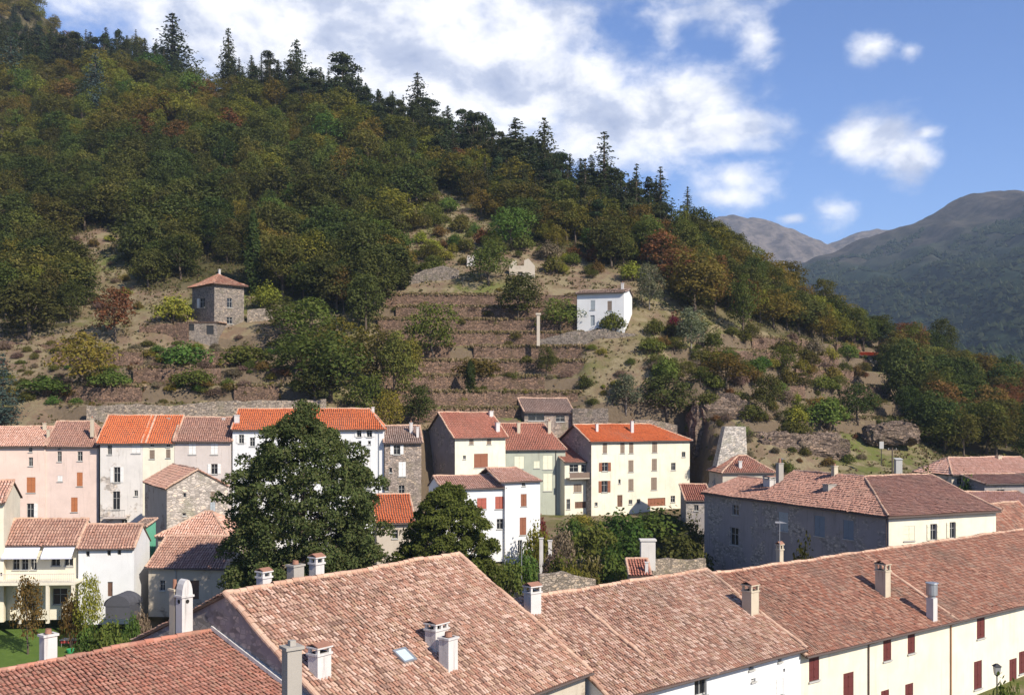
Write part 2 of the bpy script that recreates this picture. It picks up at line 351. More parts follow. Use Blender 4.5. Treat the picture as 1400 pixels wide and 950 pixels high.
# ------------------------------------------------------------------ the ground: one sheet from the street to behind the hill
GP = [  # known ground points: world metres
    (-70, 10, 3), (0, 10, 3), (70, 10, 3), (-70, 60, 4), (0, 60, 4), (70, 70, 5), (120, 80, 6), (-120, 60, 5), (-130, 110, 7), (140, 120, 12),
    (-75, 108, 7.3), (-45, 108, 7.6), (-15, 108, 8), (15, 112, 8.3), (40, 122, 8.5), (60, 125, 9), (95, 132, 13),
    (-110, 140, 8.5), (-62, 140, 8.5), (-25, 142, 9), (0, 150, 10.5), (12, 162, 12.5), (30, 168, 13.4), (46, 165, 13.2), (65, 150, 13)]
GX = [  # photo pixel, depth
    (0, 575, 165), (0, 500, 185), (0, 420, 215), (0, 330, 250), (0, 230, 310), (0, 130, 390), (0, 60, 470), (0, -30, 620),
    (-150, 560, 165), (-150, 400, 225), (-150, 200, 340), (-150, 20, 520),
    (120, 566, 164), (200, 566, 165), (200, 470, 195), (200, 440, 205), (200, 330, 250), (200, 230, 305), (200, 130, 385), (200, 78, 450),
    (300, 458, 202), (400, 566, 167), (400, 480, 195), (400, 400, 220), (400, 300, 262), (400, 200, 320), (400, 125, 400),
    (550, 575, 174), (550, 460, 200), (550, 390, 222), (550, 300, 260), (550, 220, 310), (550, 165, 370),
    (700, 580, 180), (700, 500, 195), (700, 440, 208), (700, 390, 222), (700, 320, 252), (700, 260, 290), (700, 222, 330),
    (830, 447, 205), (830, 510, 192), (830, 575, 184), (830, 380, 230), (830, 320, 260), (830, 282, 292),
    (950, 640, 172), (950, 545, 186), (950, 480, 200), (950, 400, 230), (950, 340, 260), (950, 315, 285),
    (1080, 640, 172), (1080, 595, 183), (1080, 520, 205), (1080, 450, 235), (1080, 398, 275),
    (1200, 640, 178), (1200, 595, 190), (1200, 540, 215), (1200, 497, 245), (1200, 460, 285),
    (1300, 660, 165), (1300, 625, 190), (1300, 570, 215), (1300, 535, 240), (1300, 500, 280),
    (1400, 680, 160), (1400, 625, 190), (1400, 575, 220), (1400, 545, 250), (1400, 525, 290), (1550, 640, 190), (1550, 560, 270)]
gp = [tuple(map(float, p)) for p in GP] + [tuple(P(*q)) for q in GX]
# the hill falls away behind its crest
for (x, y, Y) in ((200, 78, 450), (400, 125, 400), (550, 165, 370), (700, 222, 330), (830, 282, 292), (950, 315, 285), (1080, 398, 275), (1200, 460, 285), (1300, 500, 280), (1400, 525, 290)):
    b = P(x, y, Y)
    gp.append((b[0] * 1.15, Y + 55, b[2] - 16)); gp.append((b[0] * 1.3, Y + 140, b[2] - 60 if x > 300 else b[2] - 20))
gp = np.array(gp)
def _k(d2): return np.sqrt(d2 + 60.0)
_d2 = ((gp[:, None, :2] - gp[None, :, :2]) ** 2).sum(-1)
_A = np.zeros((len(gp) + 3, len(gp) + 3)); n_ = len(gp)
_A[:n_, :n_] = _k(_d2) - np.eye(n_) * 1.2; _A[:n_, n_] = 1; _A[:n_, n_ + 1:] = gp[:, :2]; _A[n_:, :n_] = _A[:n_, n_:].T
_w = np.linalg.solve(_A, np.concatenate((gp[:, 2], np.zeros(3))))
def ground0(X, Y):
    X = np.asarray(X, float); Y = np.asarray(Y, float); sh = np.broadcast(X, Y).shape
    x = np.broadcast_to(X, sh).ravel(); y = np.broadcast_to(Y, sh).ravel(); out = np.empty(len(x))
    for i in range(0, len(x), 20000):
        a, b = x[i:i + 20000], y[i:i + 20000]
        out[i:i + 20000] = _k((a[:, None] - gp[:, 0]) ** 2 + (b[:, None] - gp[:, 1]) ** 2) @ _w[:n_] + _w[n_] + _w[n_ + 1] * a + _w[n_ + 2] * b
    return out.reshape(sh)
def sst(x, a, b):
    t = np.clip((x - a) / (b - a), 0, 1); return t * t * (3 - 2 * t)
ZONES = [  # terraced slopes: pixel window (x0, x1, y0, y1), height of a step
    (515, 800, 400, 572, 3.0), (70, 445, 468, 572, 3.4), (905, 1265, 455, 590, 3.5)]
def zone_w(x, y, zn):   # soft edges
    x0, x1, y0, y1, h = zn
    return sst(x, x0 - 12, x0 + 12) * (1 - sst(x, x1 - 12, x1 + 12)) * sst(y, y0 - 8, y0 + 8) * (1 - sst(y, y1 - 8, y1 + 8))
FR = 0.80
ROWX = [-300, 0, 300, 560, 590, 700, 790, 945, 975, 1060, 1200, 1500]; ROWY = [156, 157, 158, 160, 171, 177, 181, 187, 176, 160, 158, 156]   # line of the village's back walls
ROWZ = [8, 8.3, 8.6, 9.2, 10.5, 12, 12.6, 12.8, 11.5, 11, 12, 14]
def ground(X, Y):
    X = np.asarray(X, float); Y = np.asarray(Y, float)
    z = ground0(X, Y)
    far = sst(Y, 150, 180)
    x = HX + X / np.maximum(Y, 1) * F; yb = np.interp(x, ROWX, ROWY); zv = np.interp(x, ROWX, ROWZ) - np.clip(yb - Y, 0, 60) * .06
    z = np.where(z > zv, zv + (z - zv) * sst(Y, yb - 3, yb + 5), z)
    zn_ = z + far * (fbm(X / 14, Y / 14, 3) * 2.2 + sst(z, 45, 90) * fbm(X / 45, Y / 45, 8) * 9)
    yy = np.maximum(Y, 1); x = HX + X / yy * F; y = HY - (z - EYE) / yy * F
    for q in ZONES:
        w = zone_w(x + fbm(X / 12, Y / 12, 14) * 60, y + fbm(X / 17, Y / 17, 15) * 25, q) * (Y > 150); h = q[4]
        k = z / h; fl = np.floor(k); fr = k - fl
        st = h * (fl + 0.16 * np.minimum(fr / FR, 1) + 0.84 * sst(fr, FR + .02, 1.0))
        zn_ = zn_ * (1 - w) + (st + fbm(X / 5, Y / 5, 5) * 0.5) * w
    return zn_
def hit(x, y, lo=110, hi=900):
    """where the ray through photo pixel (x, y) first meets the ground"""
    Y = np.concatenate((np.arange(lo, 330, 0.6), np.arange(330, hi, 2.0)))
    X = (x - HX) / F * Y
    d = EYE - (y - HY) / F * Y - ground(X, Y)
    i = np.argmax(d < 0)
    if d[i] >= 0: return None
    return np.array((X[i], Y[i], ground(X[i:i + 1], Y[i:i + 1])[0]))

def grid(xs, ys, zf):
    Xg, Yg = np.meshgrid(xs, ys); Z = zf(Xg, Yg); n, m = Xg.shape
    V = np.stack((Xg, Yg, Z), -1).reshape(-1, 3)
    i = np.arange(n - 1)[:, None] * m + np.arange(m - 1)[None, :]
    Q = np.stack((i, i + 1, i + m + 1, i + m), -1).reshape(-1, 4)
    return V, Q

def terrain_mat():
    m, t = new_mat('hillside_ground'); g = t.n('ShaderNodeNewGeometry'); p = g.outputs['Position']
    a = t.noise(p, 0.035, 6, 0.6); b = t.noise(p, 0.30, 6, 0.65); c = t.noise(p, 1.8, 5, 0.7)
    dry = t.mix(c, (0.13, 0.104, 0.06), (0.25, 0.205, 0.122))
    soil = t.mix(c, (0.105, 0.07, 0.046), (0.20, 0.14, 0.094))
    green = t.mix(c, (0.065, 0.078, 0.022), (0.145, 0.15, 0.046))
    col = t.mix(t.step(b, 0.42, 0.62), soil, dry)
    col = t.mix(t.math('MULTIPLY', t.step(a, 0.44, 0.6), t.step(b, 0.62, 0.42)), col, green)
    at = t.n('ShaderNodeAttribute', attribute_name='leaf_litter'); col = t.mix(at.outputs['Fac'], col, t.mix(c, (0.03, 0.032, 0.014), (0.085, 0.075, 0.032)))
    sp = t.n('ShaderNodeSeparateXYZ'); t.link(g.outputs['True Normal'], sp.inputs[0])
    rock = t.mix(c, (0.075, 0.055, 0.038), (0.165, 0.125, 0.082))
    col = t.mix(t.step(sp.outputs[2], 0.72, 0.5), col, rock)
    finish(t, col, 1.0, c, 0.6, 0.25, 0.05); return m
M['ground'] = terrain_mat()
ys = np.concatenate((np.arange(5, 100, 5), np.arange(100, 150, 2.0), np.arange(150, 250, 0.7), np.arange(250, 420, 2.0), np.arange(420, 760, 6.0)))
mb = MB(); mb.bulk(*grid(np.concatenate((np.arange(-420, -110, 5), np.arange(-110, 130, 1.2), np.arange(130, 420, 5.0))), ys, ground))
GROUND = tag(mb.build('ground', M['ground'], smooth=True, org=np.array((0, 150.0, 0))), kind='structure'); GV = mb.V[0]
# valley plain under and beyond everything, out to the horizon
mb = MB(); mb.bulk(*grid(np.linspace(-6500, 6500, 60), np.concatenate((np.linspace(-900, 0, 5), np.linspace(60, 7000, 60))), lambda X, Y: -4 + 0 * X + fbm(X / 300, Y / 300, 4) * 8))
tag(mb.build('valley_floor', M['ground'], smooth=True, org=np.array((0, 0, -5.0))), kind='structure')

def mountain_mat(name, wood, heath, z0, z1):
    m, t = new_mat(name); p = pos(t)
    a = t.noise(p, 0.004, 7, 0.6); c = t.noise(p, 0.035, 8, 0.8)
    w = t.mix(t.step(c, .35, .65), [v * 0.4 for v in wood], [v * 1.6 for v in wood]); h = t.mix(t.step(c, .35, .65), [v * 0.45 for v in heath], [v * 1.5 for v in heath])
    sp = t.n('ShaderNodeSeparateXYZ'); t.link(p, sp.inputs[0])
    hz = t.math('ADD', sp.outputs[2], t.math('MULTIPLY_ADD', a, (z1 - z0) * 2.2, -(z1 - z0) * 1.1))
    finish(t, t.mix(t.step(hz, z0, z1), w, h), 1.0, c, 0.8, 6.0, 0.02); return m
def mountain(name, ridge, Yr, Yf, zf, mat, amp, seed):
    px = np.array([r[0] for r in ridge], float); py = np.array([r[1] for r in ridge], float)
    xs = np.linspace((px[0] - HX) / F * Yr, (px[-1] - HX) / F * Yr, 240)
    ts = np.concatenate((np.linspace(0, 1, 90), np.linspace(1.03, 1.5, 16)))
    zr = EYE - (np.interp(xs / Yr * F + HX, px, py) - HY) / F * Yr
    X, T = np.meshgrid(xs, ts); Z0 = np.broadcast_to(zr, X.shape)
    Y = Yf + (Yr - Yf) * T
    s = np.where(T <= 1, T ** 1.15, 1 - (T - 1) * 1.3)
    rid = (1 - np.abs(fbm(X / 190 + T * 1.1, Y / 420, seed, 5) * 4)) * amp * np.sin(np.pi * np.clip(T, 0, 1)) ** 0.8
    Z = zf + (Z0 - zf) * s + rid + fbm(X / 60, Y / 60, seed + 9) * amp * 0.5 * np.clip(T * 4, 0, 1)
    V = np.stack((X, Y, Z), -1).reshape(-1, 3); n, k = X.shape
    i = np.arange(n - 1)[:, None] * k + np.arange(k - 1)[None, :]
    mb = MB(); mb.bulk(V, np.stack((i, i + 1, i + k + 1, i + k), -1).reshape(-1, 4))
    tag(mb.build(name, mat, smooth=True, org=np.array((xs.mean(), Yf, zf))), kind='structure')
    return V.reshape(n, k, 3)
M['mt_near'] = mountain_mat('wooded_mountain', (0.020, 0.030, 0.017), (0.062, 0.050, 0.038), 230, 430)
M['mt_far'] = mountain_mat('bare_mountain', (0.045, 0.052, 0.034), (0.112, 0.09, 0.072), 200, 480)
mt1 = mountain('wooded_mountain', [(880, 470), (960, 420), (1040, 385), (1110, 355), (1150, 341), (1195, 324), (1230, 311), (1260, 302), (1285, 289), (1305, 276), (1330, 266), (1352, 261), (1375, 264),
               (1400, 271), (1450, 285), (1520, 270), (1640, 300), (1800, 330)], 2300, 480, 2, M['mt_near'], 46, 21)
mountain('bare_mountain', [(820, 335), (900, 318), (960, 302), (1000, 294), (1030, 296), (1055, 301), (1075, 309), (1095, 319), (1115, 326), (1130, 333), (1150, 326), (1175, 318), (1200, 313),
               (1260, 316), (1400, 330), (1600, 330)], 3400, 2200, 60, M['mt_far'], 60, 33)

# the air: one even box of haze round camera, village and mountains
mb = MB(); mb.box((0, 2200, 310), (5200, 2900, 318))
hm = bpy.data.materials.new('haze_air'); hm.use_nodes = True; hm.node_tree.nodes.clear(); t = NT(hm.node_tree)
pv = t.n('ShaderNodeVolumePrincipled'); pv.inputs['Color'].default_value = (0.62, 0.78, 1.0, 1); pv.inputs['Density'].default_value = 0.0001; pv.inputs['Anisotropy'].default_value = 0.1
ho = t.n('ShaderNodeOutputMaterial'); t.link(pv.outputs[0], ho.inputs['Volume'])
HAZE = tag(mb.build('haze', hm, org=np.array((0, 2200.0, -8))), kind='stuff')
# ------------------------------------------------------------------ roofs
def in_poly(px, py, poly):
    ins = np.zeros(px.shape, bool); n = len(poly)
    for i in range(n):
        (x0, y0), (x1, y1) = poly[i], poly[(i + 1) % n]
        if y0 == y1: continue
        c = ((y0 > py) != (y1 > py)) & (px < (x1 - x0) * (py - y0) / (y1 - y0) + x0)
        ins ^= c
    return ins
class Slope:
    def __init__(s, pts):
        s.p = [np.array(q, float) for q in pts]
        u = s.p[1] - s.p[0]; s.u = u / np.linalg.norm(u)
        n = np.cross(s.u, s.p[-1] - s.p[0]); s.n = n / np.linalg.norm(n); s.v = np.cross(s.n, s.u)
        s.o = s.p[0]
        s.q = [((q - s.o) @ s.u, (q - s.o) @ s.v) for q in s.p]
    def ray(s, x, y):
        d = P(x, y, 1.0) - (0, 0, EYE); e = np.array((0, 0, EYE))
        return e + d * (((s.o - e) @ s.n) / (d @ s.n))
    def z(s, X, Y): return s.o[2] - (s.n[0] * (X - s.o[0]) + s.n[1] * (Y - s.o[1])) / s.n[2]
nrng = np.random.default_rng(5)
def lay_tiles(mb, s, w=0.24, row=0.36, jit=1.0, seg=4):
    """overlapping half-round clay tiles, each its own piece, over one slope"""
    q = np.array(s.q); u0, v0 = q.min(0); u1, v1 = q.max(0)
    nu = max(1, int((u1 - u0) / w)); nv = max(1, int((v1 - v0) / row))
    I, J = np.meshgrid(np.arange(nu), np.arange(nv), indexing='ij'); I, J = I.ravel(), J.ravel()
    U = u0 + (u1 - u0) * (I + 0.5) / nu; Vv = v0 + (v1 - v0) * (J) / nv
    keep = in_poly(U, Vv + row * 0.5, [tuple(k) for k in s.q]); U, Vv = U[keep], Vv[keep]; n = len(U)
    if n == 0: return
    slip = nrng.random(n) < .012; Vv = Vv - slip * nrng.uniform(.05, .22, n); U = U + nrng.normal(0, 0.012, n) * jit + 0.035 * np.sin(Vv * 1.7 + U * 0.35) * jit; ln = row * 1.22
    lift = nrng.normal(0.0, 0.010, n) * jit + 0.05 * (fbm(U / 2.2 + s.o[0], Vv / 2.2 + s.o[1], 2) * 2) + .05 * np.sin(U * .55 + s.o[0]) * np.sin(Vv * .5 + 1)
    skew = nrng.normal(0, 0.014, n) * jit
    ang = np.linspace(0, math.pi, seg + 1)
    verts = np.empty((n, 2, seg + 1, 3))
    for e, (rr, hh) in enumerate(((0.40 * w, 0.055), (0.32 * w, 0.005))):
        cu = U + (skew if e else -skew); cv = Vv + (ln if e else 0) - 0.03
        uu = cu[:, None] + np.cos(ang)[None] * rr; hh_ = np.sin(ang)[None] * rr * 0.85 + hh + lift[:, None]
        verts[:, e] = s.o + uu[..., None] * s.u + (cv[:, None, None]) * s.v + hh_[..., None] * s.n
    k = np.arange(seg); base = np.arange(n)[:, None] * (2 * (seg + 1))
    Q = np.stack((base + k, base + seg + 1 + k, base + seg + 2 + k, base + k + 1), -1).reshape(-1, 4)
    mb.bulk(verts.reshape(-1, 3), Q, 0)
def ridge_row(mb, a, b, r=0.16, m=3, seg=0.42):
    a, b = np.array(a, float), np.array(b, float); L = np.linalg.norm(b - a); t = (b - a) / L
    side = np.cross(t, (0, 0, 1.0)); side /= np.linalg.norm(side); up = np.cross(side, t)
    n = max(1, int(L / seg)); ang = np.linspace(-0.25, math.pi + 0.25, 7)
    for i in range(n):
        w_ = nrng.normal(0, 0.014) + .035 * math.sin(i * .31 + a[0]) + .02 * math.sin(i * .83); V = []
        for e, rr in ((0, r), (1.15, r * 0.86)):
            c = a + t * (L / n) * (i + e) + up * (0.02 + w_)
            V += [c + side * math.cos(q) * rr + up * math.sin(q) * rr for q in ang]
        mb.add(V, [(k, k + 1, k + 8, k + 7) for k in range(6)], m)
def roof_mesh(polys, ridges, tw=0.24, row=0.36, th=0.13, jit=1.0, seg=4, rr=0.16):
    """0 tile, 1 channel tile, 2 wood, 3 ridge tile"""
    mb = MB(); sl = []
    for p in polys:
        s = Slope(p); sl.append(s)
        mb.poly(p, 1); low = [q - s.n * th for q in s.p]; mb.poly(low[::-1], 2)
        n = len(p)
        for i in range(n): mb.quad(s.p[i], low[i], low[(i + 1) % n], s.p[(i + 1) % n], 2)
        lay_tiles(mb, s, tw, row, jit, seg)
    for a, b in ridges: ridge_row(mb, a, b, rr)
    return mb, sl

# ------------------------------------------------------------------ walls with openings
class Plane:
    """a vertical wall plane: origin, horizontal direction; n points outwards"""
    def __init__(s, o, u, n): s.o = np.array(o, float); s.u = np.array((u[0], u[1], 0.0)); s.n = np.array((n[0], n[1], 0.0))
    def ray(s, x, y):
        d = P(x, y, 1.0) - (0, 0, EYE); e = np.array((0, 0, EYE))
        h = e + d * (((s.o - e) @ s.n) / (d @ s.n)); return (h - s.o) @ s.u, h[2]
    def at(s, a, z, out=0.0):
        q = s.o + s.u * a + s.n * out; return np.array((q[0], q[1], z))
def px_opening(pl, w):
    x, y, pw, ph = w[:4]
    a0, _ = pl.ray(x - pw / 2, y); a1, _ = pl.ray(x + pw / 2, y); _, z1 = pl.ray(x, y - ph / 2); _, z0 = pl.ray(x, y + ph / 2)
    return min(a0, a1), max(a0, a1), z0, z1
def wall_plane(mb, pl, L, z0, z1, ops, depth=0.22, m=0):
    ops = [(max(a0, 0.05), min(a1, L - 0.05), max(b0, z0 + 0.02), min(b1, z1 - 0.02)) for a0, a1, b0, b1 in ops]
    ops = [o for o in ops if o[1] - o[0] > 0.05 and o[3] - o[2] > 0.05]
    xs = sorted({0.0, L, *[o[0] for o in ops], *[o[1] for o in ops]}); zs = sorted({z0, z1, *[o[2] for o in ops], *[o[3] for o in ops]})
    for i in range(len(xs) - 1):
        run = None
        for j in range(len(zs) - 1):
            ca, cz = (xs[i] + xs[i + 1]) / 2, (zs[j] + zs[j + 1]) / 2
            if any(o[0] < ca < o[1] and o[2] < cz < o[3] for o in ops):
                continue
            mb.quad(pl.at(xs[i], zs[j]), pl.at(xs[i + 1], zs[j]), pl.at(xs[i + 1], zs[j + 1]), pl.at(xs[i], zs[j + 1]), m)
    for a0, a1, b0, b1 in ops:
        f = [pl.at(a0, b0), pl.at(a1, b0), pl.at(a1, b1), pl.at(a0, b1)]; g = [q - pl.n * depth for q in f]
        for k in range(4): mb.quad(f[k], f[(k + 1) % 4], g[(k + 1) % 4], g[k], m)
    return ops
def leafb(mb, pl, a0, a1, z0, z1, out, th=0.05, louv=True):
    """one shutter leaf with battens"""
    mb.box((*pl.at((a0 + a1) / 2, (z0 + z1) / 2, out)[:3],), ((a1 - a0) / 2, th / 2, (z1 - z0) / 2), pl.u, pl.n, (0, 0, 1))
    if louv and z1 - z0 > 0.5:
        for f in (0.14, 0.5, 0.86):
            mb.box(pl.at((a0 + a1) / 2, z0 + (z1 - z0) * f, out + th / 2 + 0.012), ((a1 - a0) / 2 - 0.04, 0.012, 0.045), pl.u, pl.n, (0, 0, 1))
def add_window(par, pl, op, style, col, depth=0.22, sill=True):
    """style: d dark casement, c closed shutters, o open shutters, l / r one leaf open, door, garage"""
    a0, a1, z0, z1 = op; w = a1 - a0; am = (a0 + a1) / 2
    if style in ('door', 'garage'):
        mb = MB(); mb.box(pl.at(am, (z0 + z1) / 2, -depth + 0.03), (w / 2, 0.03, (z1 - z0) / 2), pl.u, pl.n)
        k = 5 if style == 'garage' else 3
        for i in range(k): mb.box(pl.at(a0 + w * (i + .5) / k, (z0 + z1) / 2, -depth + 0.075), (w / k / 2 - 0.015, 0.014, (z1 - z0) / 2 - 0.03), pl.u, pl.n)
        o = mb.build('garage_door' if style == 'garage' else 'door', M[col], par)
        hb = MB(); hb.box(pl.at(a0 + w * .85, z0 + (z1 - z0) * .45, -depth + 0.13), (0.03, 0.03, 0.07), pl.u, pl.n); hb.build('handle', M['iron'], o)
        return
    mb = MB(); t = min(0.05, w * 0.12); fd = -depth + 0.05
    for a in (a0 + t / 2, a1 - t / 2): mb.box(pl.at(a, (z0 + z1) / 2, fd), (t / 2, 0.035, (z1 - z0) / 2), pl.u, pl.n)
    for z in (z0 + t / 2, z1 - t / 2): mb.box(pl.at(am, z, fd), (w / 2 - t, 0.033, t / 2), pl.u, pl.n)
    if w > 0.5: mb.box(pl.at(am, (z0 + z1) / 2, fd + 0.002), (0.025, 0.035, (z1 - z0) / 2 - t), pl.u, pl.n)
    if z1 - z0 > 1.1: mb.box(pl.at(am, z0 + (z1 - z0) * 0.62, fd - 0.002), (w / 2 - t, 0.03, 0.02), pl.u, pl.n)
    if sill and w > 0.4: mb.box(pl.at(am, z0 - 0.05, 0.03), (w / 2 + 0.08, 0.09, 0.05), pl.u, pl.n)
    o = mb.build('window', M['frame_w'], par)
    pb = MB(); pb.box(pl.at(am, (z0 + z1) / 2, fd - 0.03), (w / 2, 0.008, (z1 - z0) / 2), pl.u, pl.n); pb.build('pane', M['glass'], o)
    g = 0.015
    sh = []
    if style == 'c': sh = [(a0 + g, am - g, -0.06), (am + g, a1 - g, -0.06)]
    if style == 'o': sh = [(a0 - w * .5, a0 - g, 0.045), (a1 + g, a1 + w * .5, 0.045)]
    if style == 'l': sh = [(a0 - w * .5, a0 - g, 0.045)]
    if style == 'r': sh = [(a1 + g, a1 + w * .5, 0.045)]
    for b0, b1, out in sh:
        sb = MB(); leafb(sb, pl, b0, b1, z0 + 0.02, z1 - 0.02, out); sb.build('shutter', M[col], o)

def chimney(par, base, h, w, d, u, kind, mat, pot=None):
    """base: point on the roof; u: direction of its wide side"""
    mb = MB(); u = np.array((u[0], u[1], 0.0)); u /= np.linalg.norm(u); v = np.array((-u[1], u[0], 0.0)); b = np.array(base, float)
    up = np.array((0, 0, 1.0))
    if kind == 'cowl':
        mb.box(b + up * (h * .3 - .3), (w * .36, d * .36, h * .3 + .3), u, v)
        mb.tube([b + up * h * .6, b + up * h * .66, b + up * h * .68, b + up * h], [w * .36, w * .36, w * .52, w * .52], 14, 1)
        mb.tube([b + up * (h + .01), b + up * (h + .06)], [w * .62, w * .60], 14, 1)
        return mb.build('chimney', [M[mat], M['zinc'], M['soot'], M['clay']], par)
    hs = h * (0.72 if kind in ('cap', 'arch') else 0.9)
    mb.box(b + up * (hs / 2 - .5), (w / 2, d / 2, hs / 2 + .5), u, v)
    mb.box(b + up * (hs - .03), (w / 2 + .06, d / 2 + .06, .05), u, v)
    if kind == 'cap':                                   # slab on little piers, tiles laid on top
        ph = h * 0.16
        mb.box(b + up * (hs + .025), (w / 2 - .09, d / 2 - .09, .006), u, v, m=2)
        for sx in (-1, 0, 1):
            for sy in (-1, 1):
                if sx == 0 and w < 0.9: continue
                mb.box(b + up * (hs + .02 + ph / 2) + u * sx * (w / 2 - .07) + v * sy * (d / 2 - .07), (.07, .07, ph / 2), u, v)
        mb.box(b + up * (hs + ph + .055), (w / 2 + .07, d / 2 + .07, .035), u, v)
        if pot != 'flat':
            for s in (-1, 1):
                q = b + up * (hs + ph + .09); e = u * (w / 2 + .04)
                mb.prism([q - e + v * s * (d / 2 + .06), q + e + v * s * (d / 2 + .06), q + e + up * h * .09, q - e + up * h * .09], up * .05, 3)
    elif kind == 'arch':                                # rounded white top with arched vents
        ph = h * 0.28
        for i, a in enumerate(np.linspace(0, math.pi, 9)[:-1]):
            a2 = a + math.pi / 8; q = b + up * hs
            for e0, e1 in (((-1), 1),):
                mb.quad(q + u * math.cos(a) * w / 2 - v * d / 2 + up * math.sin(a) * ph, q + u * math.cos(a2) * w / 2 - v * d / 2 + up * math.sin(a2) * ph,
                        q + u * math.cos(a2) * w / 2 + v * d / 2 + up * math.sin(a2) * ph, q + u * math.cos(a) * w / 2 + v * d / 2 + up * math.sin(a) * ph)
        for s in (-1, 1):
            mb.poly([b + up * (hs + math.sin(a) * ph) + u * math.cos(a) * w / 2 + v * s * d / 2 for a in np.linspace(0, math.pi, 9)])
            mb.tube([b + up * (hs - ph * .35) + v * s * (d / 2 - .02), b + up * (hs - ph * .35) + v * s * (d / 2 + .012)], w * .17, 12, 2)
        for s in (-1, 1): mb.tube([b + up * (hs - ph * .35) + u * s * (w / 2 - .02), b + up * (hs - ph * .35) + u * s * (w / 2 + .012)], d * .2, 12, 2)
    else:
        mb.box(b + up * (hs + .026), (w / 2 - .1, d / 2 - .1, .006), u, v, m=2)
        k = 2 if w > 0.8 else 1
        for i in range(k):
            q = b + up * hs + u * (i - (k - 1) / 2) * w * .45
            mb.tube([q, q + up * h * .17], [min(w / k, d) * .33, min(w / k, d) * .26], 12, 3, cap=False)
            mb.tube([q, q + up * h * .155], [min(w / k, d) * .25, min(w / k, d) * .2], 10, 2)
    return mb.build('chimney', [M[mat], M['zinc'], M['soot'], M['clay']], par)

